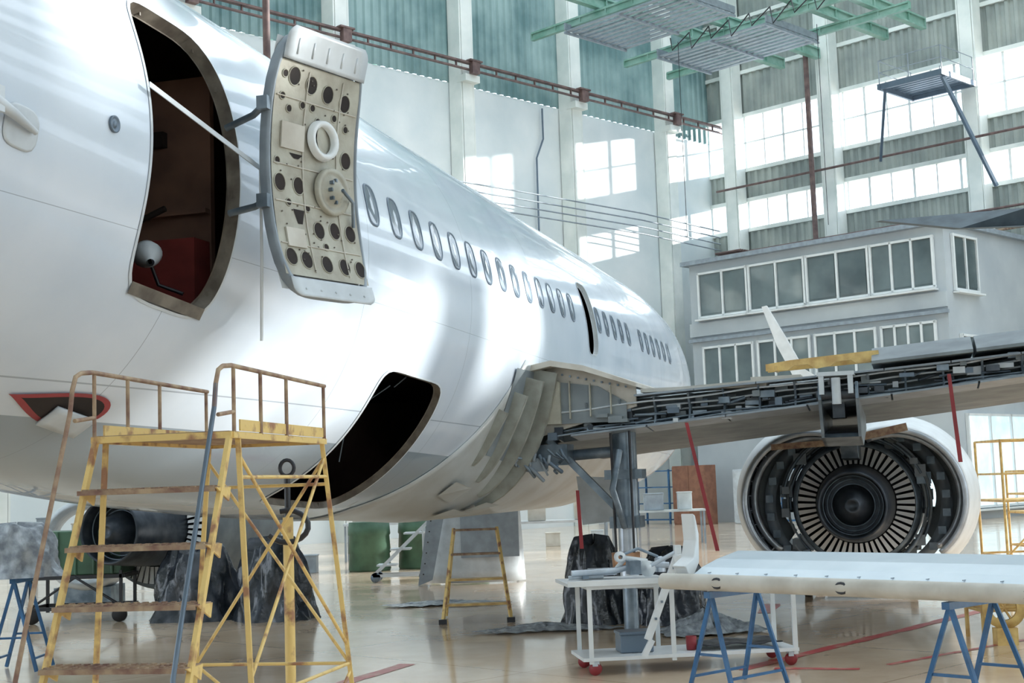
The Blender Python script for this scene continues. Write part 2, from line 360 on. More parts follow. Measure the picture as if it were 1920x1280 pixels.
# ------------------------------------------------------------ office building
P0=V((6.8,52,0)); P1=P0+RD*10.4; FN=RN
ob=top('office_building',P0+RD*5,'two-storey pale grey office block inside the hangar','building')
b=B(); DP_=6.4
b.box(P0+RD*5.2-FN*DP_/2+Z*4.8,(10.4,DP_,9.6),(RD,FN,Z)); b.make('body',['office'],ob)
b=B(); b.box(P0+RD*5.2-FN*(DP_/2-.1)+Z*9.68,(10.8,DP_+.4,.16),(RD,FN,Z)); b.box(P0+RD*5.2+FN*.08+Z*6.75,(10.5,.16,.12),(RD,FN,Z),0); b.box(P0+RD*5.2+FN*.05+Z*7.15,(10.45,.1,.5),(RD,FN,Z),1); b.make('roof_slab',['greyp','office'],ob)
def owin(p,d,n,w,z0,z1,k,par_,gm='oglass'):
    b=B(); c=p+n*.04
    b.add([c+Z*z0,c+d*w+Z*z0,c+d*w+Z*z1,c+Z*z1],[(0,1,2,3)],1)
    for i in range(k+1): b.box(c+d*(w*i/k)+n*.02+Z*(z0+z1)/2,(.08,.1,z1-z0+.1),(d,n,Z))
    for z in (z0,z1): b.box(c+d*w/2+n*.02+Z*z,(w+.1,.1,.08),(d,n,Z))
    b.box(c+d*w/2+n*.1+Z*(z0-.1),(w+.2,.25,.06),(d,n,Z))
    for i in range(k): b.box(c+d*(w*(i+.5)/k)+n*.015+Z*((z0+z1)/2),(w/k*.84,.02,(z1-z0)*.86),(d,n,Z),1)
    b.make('window',['winframe',gm],par_)
xs=[.45,2.75,5.2,7.75,10.15]
for i in range(4): owin(P0+RD*xs[i],RD,FN,xs[i+1]-xs[i]-.12,7.6,9.25,[2,2,2,3][i],ob)
xs=[.55,3.0,5.4,8.0,10.2]
for i in range(4): owin(P0+RD*xs[i],RD,FN,xs[i+1]-xs[i]-.25,4.9,6.45,[3,3,3,4][i],ob)
SD=-FN; SN=RD
owin(P1+SD*.5,SD,SN,1.6,7.5,9.3,2,ob); owin(P1+SD*.7,SD,SN,2.6,4.8,6.0,2,ob)
owin(P1+SD*.7,SD,SN,4.6,.4,3.4,3,ob,'litglass')
owin(P0+RD*8.6,RD,FN,1.4,.3,2.6,2,ob,'litglass'); owin(P0+RD*5.2,RD,FN,1.3,.1,2.5,2,ob)
def cabinet(p,w,d,h,mt,lab):
    e=top('storage_cabinet',p,lab,'cabinet'); b=B(); b.box(p+Z*h/2,(w,d,h),(RD,FN,Z)); b.make('body',[mt],e,bevel=.01)
    for i in(-1,1):
        b=B(); b.box(p+RD*(i*w/4)+FN*(d/2+.015)+Z*h/2,(w/2-.02,.03,h-.08),(RD,FN,Z)); b.box(p+RD*(i*.06)+FN*(d/2+.04)+Z*h/2,(.03,.03,.2),(RD,FN,Z),1); b.make('door',[mt,'alu'],e)
cabinet(P0+RD*1.0+FN*1.6,1.5,.6,2.1,'brown','tall reddish-brown wooden double-door cabinet')
cabinet(P0+RD*3.2+FN*1.2,1.2,.5,1.9,'lgrey','pale grey metal double-door cabinet')
def rack(p,w,h,mt,n=4):
    e=top('shelf_rack',p,'open metal shelf rack with bare shelves','shelf'); b=B()
    for i in(-1,1):
        for j in(-1,1): b.box(p+RD*(i*w/2)+FN*(j*.25)+Z*h/2,(.06,.06,h),(RD,FN,Z))
    b.make('frame',[mt],e)
    for k in range(n):
        b=B(); b.box(p+Z*(.15+k*(h-.2)/(n-1)),(w,.5,.04),(RD,FN,Z)); b.make('shelf',[mt],e)
rack(P0-RD*1.2+FN*1.0,1.5,2.0,'blue')
rack(P0+RD*6.0+FN*2.4,1.8,1.9,'blue')

# ------------------------------------------------------------ airplane
plane=top('airplane',A(14,0,0),'white twin-engine jet airliner in maintenance, doors and panels open','airplane')
ks=[-12,-6,0,3,5,7,9.35,12.3,14,18,23,25,27,28.5,29.3]
kb=[4.3,3.5,2.75,2.42,2.15,1.88,1.6,1.42,1.40,1.40,1.38,1.45,1.65,2.1,2.7]
kt=[4.9,5.25,5.32,5.33,5.34,5.35,5.35,5.35,5.35,5.35,5.35,5.28,4.9,4.1,3.2]
kw=[.3,1.0,1.45,1.62,1.74,1.82,1.87,1.88,1.88,1.88,1.88,1.8,1.5,1.0,.3]
def herm(xs,ys,x):
    i=max(0,min(len(xs)-2,int(np.searchsorted(xs,x,side='right'))-1))
    def sl(k):
        if k<=0 or k>=len(xs)-1:
            k=max(0,min(len(xs)-2,k if k<=0 else k-1)); return (ys[k+1]-ys[k])/(xs[k+1]-xs[k])
        a=(ys[k]-ys[k-1])/(xs[k]-xs[k-1]); c=(ys[k+1]-ys[k])/(xs[k+1]-xs[k])
        return 0 if a*c<=0 else 2*a*c/(a+c)
    h=xs[i+1]-xs[i]; t=(x-xs[i])/h
    return ys[i]*(2*t**3-3*t**2+1)+ys[i+1]*(3*t**2-2*t**3)+h*sl(i)*(t**3-2*t**2+t)+h*sl(i+1)*(t**3-t**2)
def FP(s,ph,off=0):
    zb,zt,w=herm(ks,kb,s),herm(ks,kt,s),herm(ks,kw,s); c=(zb+zt)/2; a=(zt-zb)/2; p=math.radians(ph)
    return A(s,(w+off)*math.cos(p),c+(a+off)*math.sin(p))
ds=.125; S=[-12+ds*i for i in range(int(41.25/ds)+1)]+[29.3]
PH=[-180+2*i for i in range(181)]
patches=[dict(s=(6.25,7.75),p=(-36,36),hs=.475,hp=29.5,n=4.8),dict(s=(9.875,11.875),p=(-86,-12),hs=.72,hp=24,n=8),dict(s=(16.25,17.5),p=(-8,28),hs=.27,hp=13.5,n=5)]
vs=[FP(s,p) for s in S for p in PH[:-1]]; n=180; fs=[]
for i in range(len(S)-1):
    for j in range(n):
        sc=(S[i]+S[i+1])/2; pc=PH[j]+1
        if any(q['s'][0]<sc<q['s'][1] and q['p'][0]<pc<q['p'][1] for q in patches): continue
        fs.append((i*n+j,(i+1)*n+j,(i+1)*n+(j+1)%n,i*n+(j+1)%n))
b=B(); b.add(vs,fs,0,True)
def loop_of(q):
    s0,s1=q['s'];p0,p1=q['p']; ns=int(round((s1-s0)/ds)); np_=int(round((p1-p0)/2)); L=[]
    for i in range(ns): L.append((s0+i*ds,p0))
    for i in range(np_): L.append((s1,p0+2*i))
    for i in range(ns): L.append((s1-i*ds,p1))
    for i in range(np_): L.append((s0,p1-2*i))
    return L
def hole(q,sc=1.):
    s0,s1=q['s'];p0,p1=q['p']; cs=(s0+s1)/2; cp=(p0+p1)/2; out=[]
    for (s,p) in loop_of(q):
        u=(s-cs)/((s1-s0)/2); v=(p-cp)/((p1-p0)/2); r=(abs(u)**q['n']+abs(v)**q['n'])**(-1/q['n'])
        out.append((cs+u*r*q['hs']*sc,cp+v*r*q['hp']*(1+(sc-1)*.5)))
    return out
for q in patches:
    Lp=loop_of(q); H=hole(q); k=len(Lp); T=[0,.4,.75,1]
    vv=[FP(Lp[i][0]*(1-t)+H[i][0]*t,Lp[i][1]*(1-t)+H[i][1]*t) for t in T for i in range(k)]
    b.add(vv,[(r*k+i,r*k+(i+1)%k,(r+1)*k+(i+1)%k,(r+1)*k+i) for r in range(3) for i in range(k)],0,True)
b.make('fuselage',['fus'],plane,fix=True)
names=['door_frame','cargo_door_frame','exit_frame']
for q,nm,dep in zip(patches,names,(.075,.05,.05)):
    b=B(); H=hole(q); H2=hole(q,.96); k=len(H)
    vv=[FP(*h,.004) for h in hole(q,1.04)]+[FP(*h,.006) for h in H]+[FP(*h,-dep) for h in H]+[FP(*h,-dep) for h in H2]
    b.add(vv,[(r*k+i,r*k+(i+1)%k,(r+1)*k+(i+1)%k,(r+1)*k+i) for r in (0,) for i in range(k)],1,True)
    b.add(vv,[(r*k+i,r*k+(i+1)%k,(r+1)*k+(i+1)%k,(r+1)*k+i) for r in (1,2) for i in range(k)],0,False)
    for i in range(0,k,7):
        p=FP(H[i][0],H[i][1],-dep*.6); b.box(p,(.012,.012,.03),(AX,NX,Z),0)
    b.make(nm,['frame' if nm!='exit_frame' else 'white','lgrey'],plane)
b=B(); b.surf(lambda s,p:FP(s,p,.01),lin(6.62,7.38,10),lin(-29.2,-26.8,3),0); b.make('door_sill',['frame'],plane)
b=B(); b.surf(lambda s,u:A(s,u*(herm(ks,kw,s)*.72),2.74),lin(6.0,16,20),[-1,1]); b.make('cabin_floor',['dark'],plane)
b=B(); b.box(A(7.95,.2,3.6),(.05,2.4,1.6),(AX,NX,Z),0); b.box(A(7.8,.5,3.05),(.2,1.8,.5),(AX,NX,Z),1); b.box(A(7.88,.5,3.5),(.06,1.8,.03),(AX,NX,Z),0); b.box(A(7.9,.5,4.0),(.06,.22,.1),(AX,NX,Z),2);b.box(A(7.9,1.0,4.0),(.06,.18,.1),(AX,NX,Z),2)
b.tube([A(7.7,-.2,2.8),A(7.7,.5,3.25),A(7.7,1.2,3.5)],.02,2,6)
b.make('galley_bulkhead',['galley','dred','dark'],plane)
b=B(); c=A(7.38,1.25,3.18); b.lathe([(-.02,.01),(0,.07),(.06,.09),(.11,.06),(.16,.025)],c,V((.3,-.6,-.5)),20,0); b.tube([c,c+V((.05,.1,-.2)),c+V((.2,.1,-.26))],.012,1,6); b.make('work_lamp',['lgrey','blackp'],plane)
pos=[10.09+.484*k for k in range(-5,27)]
def winmesh(s0,ph=10.8):
    b=B(); k=28; R=[]
    for sc,off in ((1.0,.003),(.97,.008),(.90,.008),(.88,.004)):
        for i in range(k):
            t=2*math.pi*i/k; c,s_=math.cos(t),math.sin(t); r=(abs(c)**3+abs(s_)**3)**(-1/3)
            R.append(FP(s0+.118*sc*r*c,ph+5.1*sc*r*s_,off))
    b.add(R,[(q*k+i,q*k+(i+1)%k,(q+1)*k+(i+1)%k,(q+1)*k+i) for q in range(3) for i in range(k)],0,True)
    b.add(R[3*k:],[tuple(range(k))],1); return b
for s0 in pos:
    if 16.35<s0<17.35 or 19.5<s0<19.9 or s0<8.3: continue
    winmesh(s0).make('cabin_window',['rim','cabglass'],plane)
H=V((7.42,1.98)); E=V((8.20,2.23)); dv=E-H; nn=V((-dv.y,dv.x)).normalized()
def DP(u,v,off=0):
    q=H+dv*u+nn*(.15*v*v+off); return A(q.x,q.y,3.66+.82*v)
door=B()
def outline(k=56,sc=1,n=5):
    o=[]
    for i in range(k):
        t=2*math.pi*i/k; c,s_=math.cos(t),math.sin(t); r=(abs(c)**n+abs(s_)**n)**(-1/n); o.append((.5+.5*sc*r*c,sc*r*s_))
    return o
k=56; sts=[(1.,.02),(1.,.07),(.98,.09),(.95,.09),(.93,.06)]
vv=[DP(u,v,off) for sc,off in sts for u,v in outline(k,sc)]
door.add(vv,[(q*k+i,q*k+(i+1)%k,(q+1)*k+(i+1)%k,(q+1)*k+i) for q in range(4) for i in range(k)],0,True)
rim=door.make('entry_door',['greyp'],plane,label='opened service door showing primer-coated inner structure')
b=B(); b.surf(lambda u,v:DP(u,v,.015),lin(.05,.95,10),lin(-.94,.94,24),0); b.make('outer_skin',['white'],rim)
b=B(); b.surf(lambda u,v:DP(u,v,.085),lin(.04,.96,8),lin(-.84,.76,24),0)
def fr_(u,v,off):
    c=DP(u,v,off); return c,(DP(u+.1,v,off)-c).normalized(),(DP(u,v+.05,off)-c).normalized()
def hl(u,v,r,asp=1):
    c,ux,uz=fr_(u,v,.088)
    b.fan([c+ux*(r*math.cos(t))+uz*(r*asp*math.sin(t)) for t in lin(0,2*math.pi,21)[:-1]],1)  # flat dark disc, its colour standing for the shade inside a hole
    b.tube([c+ux*((r+.004)*math.cos(t))+uz*((r+.004)*asp*math.sin(t)) for t in lin(0,2*math.pi,21)[:-1]],.004,0,5,True)
for u,v in [(.22,.66),(.41,.63),(.6,.6),(.8,.57)]: hl(u,v,.046,1.15)
for u,v in [(.12,.66),(.34,.47),(.45,.47),(.52,.38),(.84,.38),(.5,.28),(.7,.44),(.2,.42),(.12,.5),(.4,-.3),(.2,-.28),(.55,-.58),(.1,.02)]: hl(u,v,.020)
for u,v in [(.12,-.14),(.32,-.14),(.86,.14),(.5,-.46),(.68,-.44),(.86,-.44),(.14,-.7),(.3,-.71),(.52,-.72),(.72,-.72),(.9,-.72)]: hl(u,v,.045,1.15)
for u,v,w,h in [(.3,.08,.12,.03),(.3,-.38,.1,.09)]:
    c,ux,uz=fr_(u,v,.088); b.fan([c-ux*w/2+uz*h/2,c-ux*.02-uz*h/2,c+ux*.02-uz*h/2,c+ux*w/2+uz*h/2],1)  # slots are flat too, inner shade given by the dark colour
for u,v,w,h in [(.25,.22,.2,.16),(.22,-.55,.16,.12)]:
    c,ux,uz=fr_(u,v,.094); b.box(c,(w,.012,h),(ux,uz.cross(ux),uz),3)
for i in range(60):
    u=random.uniform(.1,.9);v=random.uniform(-.8,.72); b.box(DP(u,v,.09),(.008,.008,.008),(AX,NX,Z),2)
for u in (.37,.75): b.tube([DP(u,v,.088) for v in lin(-.8,.72,10)],.005,3,5)
for v in (.5,.0,-.28,-.6): b.tube([DP(u,v,.088) for u in lin(.06,.94,6)],.005,3,5)
b.make('inner_panel',['tan','dark','frame','cream'],rim)
for (v0,v1,up) in ((.76,1.0,1),(-1.0,-.86,0)):
    b=B()
    def gate(t,v):
        f_=(v-v0)/(v1-v0); f2=f_ if up else 1-f_; hw=.45*(1-.14*max(0,(f2-.5)*2)**3)
        return DP(.51+hw*t,v,.100)
    b.surf(gate,lin(-1,1,11),lin(v0,v1,9),0)
    for i in range(5): b.tube([gate(-.72+.36*i,v0+.05),gate(-.72+.36*i,v1-.08)],.006,0,6)
    b.make('door_gate',['lgrey'],rim,solid=.008)
NRM=A(nn.x,nn.y,0)-A(0,0,0)
c=DP(.56,.24,.1)
b=B(); b.lathe([(0,.085),(.03,.085),(.04,.1),(.04,.12),(.0,.13)],c,NRM,32,0); b.fan([c+NRM*.01+(AX*math.cos(t)+Z*math.sin(t))*.085 for t in lin(0,2*math.pi,25)[:-1]],1); b.make('viewing_port',['white','tan'],rim)
c=DP(.66,-.14,.1); b=B(); b.lathe([(0,.15),(.03,.15),(.03,.12),(.02,.11),(.03,.09),(.05,.06),(.09,.03),(.09,.0)],c,NRM,32,0)
for i in range(8):
    a_=i*.785; b.box(c+NRM*.04+(AX*math.cos(a_)+Z*math.sin(a_))*.07,(.02,.03,.02),(AX,NRM,Z),1)
b.tube([c+NRM*.1,c+NRM*.1+AX*.16-Z*.05,c+NRM*.08+AX*.2-Z*.2],.012,1,6); b.make('latch_mechanism',['tan','steel'],rim)
b=B()
for v in (.42,-.3):
    p=DP(.0,v,.05); q=FP(7.43,math.degrees(math.asin(.42*v)),-.03)
    b.cut(); b.tube([q,(p+q)/2+NX*.05,p],.022,0,8); b.box(p,(.1,.07,.08),(AX,NX,Z),0)
b.make('hinge_arm',['steel'],rim)
p=FP(6.45,8,.05); q=FP(7.52,2,.12)
b=B(); b.beam(p,q,.006,.03); b.make('barrier_strap',['lgrey'],plane)
b=B(); b.tube([q,q+V((.0,0,-.5)),q+V((-.01,-.0,-1.05))],.010,0,6); b.make('hanging_cord',['white'],plane)
b=B()
R=[];k=24
for sc,off in ((1,.004),(.96,.010),(.9,.011)):
    for i in range(k):
        t=2*math.pi*i/k; c_,s_=math.cos(t),math.sin(t); r=(abs(c_)**3.5+abs(s_)**3.5)**(-1/3.5); R.append(FP(5.47+.12*sc*r*c_,-10+3.6*sc*r*s_,off))
b.add(R,[(q_*k+i,q_*k+(i+1)%k,(q_+1)*k+(i+1)%k,(q_+1)*k+i) for q_ in range(2) for i in range(k)],0,True); b.add(R[2*k:],[tuple(range(k))],0)
b.tube([FP(5.18,-8,.05),FP(5.36,-9,.05),FP(5.54,-10,.03)],[.035,.025,.015],0,12); b.box(FP(5.22,-8.0,.04),(.07,.07,.12),(AX,NX,Z)); b.box(FP(5.20,-5.8,.05),(.03,.03,.09),(AX,NX,Z),1); b.box(FP(5.16,-4.6,.05),(.08,.04,.05),(AX,NX,Z),1)
b.make('stabilizer_fitting',['lgrey','rim'],plane)
b=B(); b.lathe([(0,.045),(.012,.045),(.012,.037),(.006,.033),(.006,.018),(.012,.016),(.012,0)],FP(6.17,-2,.0),(FP(6.17,-2,1)-FP(6.17,-2,0)),24,0); b.make('drain_port',['rim'],plane)
def tear(s0,p0,sc,off,k=44):
    o=[]
    for i in range(k):
        t=2*math.pi*i/k; x=math.cos(t); wd=((1+x)/2)**.75
        o.append(FP(s0+.42*sc*x+.08*sc*math.sin(t)*wd,p0+7.2*sc*math.sin(t)*wd,off))
    return o
b=B(); R1=tear(6.76,-55,1,.010); R2=tear(6.79,-55,.82,.012); k=44
b.add(R1+R2,[(i,(i+1)%k,k+(i+1)%k,k+i) for i in range(k)],0,True); b.add(R2,[tuple(range(k))],1)  # flat dark fill painted as the shade inside the inlet
b.make('air_inlet',['red','dark'],plane)
b=B(); b.surf(lambda s,p:FP(s,p,.02+.10*(s-6.7)),lin(6.75,7.08,6),lin(-60,-54.5,5)); b.make('inlet_flap',['lgrey'],plane,solid=.015)
b=B(); b.tube([FP(10.9,-30,-.2),FP(10.95,-45,-.4),FP(11.1,-58,-.2)],.006,0,6); b.tube([FP(10.9,-26,-.1),FP(11.0,-30,-.2)],.006,0,6); b.make('cargo_net_fitting',['rim'],plane)
def s0f(p): 
    t=max(0,min(1,(-12-p)/60)); return 13.8-1.75*t**.9
def bell(p):
    t=max(0,min(1,(-12-p)/78)); return math.sin(math.pi*t**.8)
def FF(u,p,extra=0):
    s=s0f(p)+u; t=max(0,min(1,u/1.8)); t2=max(0,min(1,(22-s)/2.5))
    return FP(s,p,.008+.28*bell(p)*t*t*(3-2*t)*t2+extra)
b=B(); b.surf(lambda u,p:FF(u,p),lin(0,8,50),lin(-92,-12,40),0); b.make('wing_body_fairing',['fair'],plane,solid=.01)
# flat upright fins of the opened fairing, constant fuselage station
def onF(s,p,ex): return FF(s-s0f(p),p,ex)
b=B()
for s1,pa,pb,h in ((13.35,-46,-28,.10),(13.62,-50,-22,.15),(13.88,-54,-17,.20),(14.12,-58,-14,.26)):
    b.cut(); k=12; ps=lin(pa,pb,k)
    inn=[onF(s1,p,-.02) for p in ps]; out=[onF(s1,p,h*(.15+.85*((i)/(k-1))**.6)) for i,p in enumerate(ps)]
    b.add(inn+out,[(i,i+1,k+i+1,k+i) for i in range(k-1)],0,False)
    fl=[onF(s1+.035,p,h*(.15+.85*((i)/(k-1))**.6)) for i,p in enumerate(ps)]
    b.add(out+fl,[(i,i+1,k+i+1,k+i) for i in range(k-1)],0,False)
b.make('fairing_rib',['ribm'],plane,solid=.008)
b=B(); b.surf(lambda s,p:onF(s,p,.012),lin(13.5,14.5,10),lin(-42,-15,14)); b.make('fairing_cavity_shade',['slab'],plane)  # dark sheet laid on the fairing as the shade of an open cavity
b=B()
for (s1,p1,dw,dh,ex) in ((13.15,-58,.32,7,.05),(13.55,-66,.36,7,.06),(13.95,-62,.30,9,.09)):
    b.cut(); b.prism([onF(s1,p1,.03),onF(s1+dw,p1-1,.03),onF(s1+dw*.9,p1+dh,ex+.05),onF(s1+dw*.15,p1+dh*.9,ex)],AX*.008,0)
b.make('fairing_flap',['fair'],plane)
b=B()
yz=[(1.75,2.15),(1.75,2.9),(2.0,2.93),(2.35,2.86),(2.9,2.66),(2.9,2.45)]
b.prism([A(14.25,l,z) for l,z in yz],AX*.04,0)
b.prism([A(14.0,l,z) for l,z in [(1.72,2.9),(2.05,2.96),(2.4,2.89),(2.95,2.68),(2.95,2.64),(2.4,2.83),(2.05,2.9),(1.72,2.84)]],AX*4,0)
for i in range(11): b.box(A(14.23,1.95+.085*i,2.86-.02*i),(.02,.02,.02),(AX,NX,Z),1)
for i in range(5): b.box(A(14.21,1.9,2.3+.11*i),(.02,.03,.03),(AX,NX,Z),1)
for i in range(3):
    l=2.2+.22*i; b.box(A(14.2,l,2.55-.01*i),(.04,.012,.4-.05*i),(AX,NX,Z),2)
b.prism([A(14.22,l,z) for l,z in [(2.1,2.3),(2.1,2.74),(2.5,2.68),(2.8,2.5),(2.8,2.3)]],AX*.02,3)
b.prism([A(14.22,l,z) for l,z in [(1.85,2.3),(1.85,2.75),(2.0,2.8),(2.1,2.74),(2.1,2.3)]],-AX*.05,2)
b.make('wing_root_fairing',['cream','steel','tan','slab'],plane)
wing=B()
def srr(l): return 14.6-.28*max(0,l-5.7)
def sle(l): return 20.2-.52*(l-1.9)
def zL(l): return 2.11+.082*(l-1.9)
def zU(l): return 2.50+.052*(l-2)
st=[1.0,2,3,4,5,6,7,8,9.5,11,13]
def sec(l):
    r=srr(l);e=sle(l);u=zU(l);w=zL(l);m=(u+w)/2
    L=[(r,u),(r+(e-r)*.3,u+.14),(r+(e-r)*.65,u+.15),(e-.5,u+.06),(e-.12,m+.1),(e,m),(e-.12,m-.1),(e-.5,w-.03),(r+(e-r)*.6,w-.12),(r+(e-r)*.3,w-.08),(r,w)]
    return [A(x,l,z) for x,z in L]
SV=[sec(l) for l in st]; k=len(SV[0])
wing.add([p for q in SV for p in q],[(i*k+j,i*k+(j+1)%k,(i+1)*k+(j+1)%k,(i+1)*k+j) for i in range(len(st)-1) for j in range(k)],0,False)
wing.add(SV[-1],[tuple(range(k))],0)
W=wing.make('wing',['slab'],plane,label='wing with trailing edge opened and flaps removed',fix=True)
b=B(); l=2.9
while l<10:
    l2=l+.62; b.cut()
    pts=[A(srr(l),l,zU(l)+.01),A(srr(l2),l2,zU(l2)+.01),A(srr(l2)-.48,l2,zU(l2)+.0),A(srr(l)-.48,l,zU(l)+.0)]
    b.prism(pts,Z*.02,0); l=l2+.01
b.make('spoiler_shroud',['greyp'],W)
b=B(); l=2.2
while l<10:
    l2=l+.8; b.cut()
    b.prism([A(srr(l),l,zL(l)-.01),A(srr(l2),l2,zL(l2)-.01),A(srr(l2)-.42,l2,zL(l2)+.03),A(srr(l)-.42,l,zL(l)+.03)],Z*.02,0)
    l=l2+.02
b.make('lower_shroud_panel',['greyp'],W)
b=B(); l=2.0
while l<8.2:
    r=srr(l); b.cut(); b.prism([A(r,l,zL(l)),A(r,l,zU(l)),A(r-.42,l,zU(l)-.01),A(r-.3,l,(zU(l)+zL(l))/2),A(r-.38,l,zL(l)+.05)],NX*.02,0); l+=.36
b.make('trailing_edge_rib',['steel'],W)
b=B()
for o_,h_ in ((.12,.1),(.2,.18),(.28,.24),(.33,.1),(.4,.06),(.38,.3)):
    b.tube([A(srr(l)-o_,l,zL(l)+h_*(1-.04*(l-2))+.01*math.sin(l*5+h_*20)) for l in lin(2.0,10,24)],.011,0 if h_>.15 else 1,6)
random.seed(8)
for i in range(90):
    l=random.uniform(2,7.8); b.box(A(srr(l)-random.uniform(.1,.40),l,zL(l)+random.uniform(.03,.26)),(random.uniform(.04,.13),random.uniform(.04,.16),random.uniform(.03,.08)),(AX,NX,Z),i%5)
for i in range(20):
    l=random.uniform(2,7.5); p=A(srr(l)-.34,l,zL(l)+random.uniform(.06,.2)); b.tube([p,p+NX*random.uniform(.1,.35)+Z*random.uniform(-.03,.06)+AX*.05],random.uniform(.01,.02),i%4,6)
b.make('hydraulic_line',['lgrey','steel','nozzle','rim','slab'],W)
for l0 in (4.95,7.6):
    b=B(); r=srr(l0); zt=zL(l0)+.1
    poly=[(r+1.2,zt),(r-.55,zt+.12),(r-.62,zt-.05),(r-.4,zt-.42),(r+.1,zt-.5),(r+1.2,zt-.3)]
    b.prism([A(x,l0-.18,z) for x,z in poly],NX*.03,0); b.prism([A(x,l0+.18,z) for x,z in poly],NX*.03,0)
    b.prism([A(x,l0-.18,z) for x,z in poly[3:]+[(r+1.2,zt-.25),(r-.3,zt-.38)]],NX*.38,0)
    b.box(A(r-.2,l0,zt-.1),(.3,.12,.25),(AX,NX,Z),1); b.tube([A(r-.5,l0-.2,zt+.0),A(r-.5,l0+.2,zt+.0)],.05,1,10)
    b.box(A(r-.45,l0,zt+.2),(.4,.36,.04),(AX,NX,Z),2); b.box(A(r-.6,l0-.14,zt+.1),(.08,.05,.2),(AX,NX,Z),2); b.box(A(r-.6,l0+.14,zt+.1),(.08,.05,.2),(AX,NX,Z),2)
    b.tube([A(r-.62,l0-.0,zt+.16),A(r-.62,l0+.0,zt-.1)],.045,2,10)
    b.make('flap_track',['steel','nozzle','lgrey'],W)
b=B()
for l0,l1 in ((5.3,6.25),(6.28,7.6),(7.63,9.5)):
    b.cut()
    def sp(l): return [(srr(l)-.55,zU(l)+.10),(srr(l)-.1,zU(l)+.26),(srr(l)+.4,zU(l)+.22),(srr(l)+.4,zU(l)+.06),(srr(l)-.55,zU(l)+.07)]
    q0=[A(x,l0,z) for x,z in sp(l0)]; q1=[A(x,l1,z) for x,z in sp(l1)]
    b.add(q0+q1,[(i,(i+1)%5,5+(i+1)%5,5+i) for i in range(5)]+[(4,3,2,1,0),(5,6,7,8,9)],0)
b.make('spoiler_panel',['slab'],W)
b=B(); b.prism([A(15.0,l,z) for l,z in [(2.9,2.6),(3.3,2.68),(4.3,2.72),(4.3,2.68),(3.3,2.62),(2.9,2.57)]],AX*.3,0); b.box(A(14.4,3.6,2.61),(.3,1.3,.04),(AX,NX,Z),0); b.box(A(14.3,4.35,2.66),(.25,.5,.05),(AX,NX,Z),0)
b.make('protective_plank',['cream'],W)
GL=2.70
b=B()
b.tube([A(14.5,GL,2.3),A(14.5,GL,1.25)],.13,0,16); b.tube([A(14.5,GL,1.3),A(14.5,GL,.62)],.10,1,16)
b.tube([A(14.5,GL,2.0),A(14.7,1.6,1.95)],.06,0,10); b.tube([A(14.35,GL,1.2),A(14.1,GL-.06,1.6),A(14.25,GL,2.0)],.035,0,8)
b.beam(A(14.4,1.9,2.15),A(14.45,GL-.05,1.35),.09,.07,0); b.tube([A(14.3,GL+.1,2.2),A(14.3,GL+.1,.9)],.015,2,6); b.tube([A(14.3,GL-.1,2.2),A(14.35,GL-.1,.9)],.015,2,6)
b.box(A(14.5,GL,1.25),(.3,.32,.12),(AX,NX,Z),0); b.box(A(14.5,GL,1.75),(.26,.4,.1),(AX,NX,Z),0)
b.tube([A(14.5,GL-.3,.62),A(14.5,GL+.3,.62)],.07,1,12); b.lathe([(-.02,.0),(-.02,.14),(.16,.15),(.16,0)],A(14.35,GL,.78),Z,20,3)
b.tube([A(14.5,GL,.62),A(14.5,GL,.0)],.08,0,12)
b.make('main_landing_gear',['steel','alu','blackp','copper'],plane)
b=B(); b.prism([A(15.4,l,z) for l,z in [(1.95,1.75),(2.4,1.72),(2.55,1.25),(2.0,1.2)]],AX*.05,0); b.make('gear_door',['lgrey'],plane)
b=B()
random.seed(3)
b.box(A(14.45,1.85,1.98),(.3,.55,.22),(AX,NX,Z),1); b.box(A(14.25,1.75,1.88),(.2,.3,.14),(AX,NX,Z),0)
for i in range(18):
    p=A(random.uniform(14.1,14.2),random.uniform(1.6,2.1),random.uniform(1.85,2.05)); b.tube([p,p+V((random.uniform(-.05,.08),-.04,-.06)),p+V((random.uniform(-.05,.15),.05,random.uniform(-.16,-.08)))],random.uniform(.012,.022),i%3,6)
b.make('hose_bundle',['greyp','steel','rim'],plane)
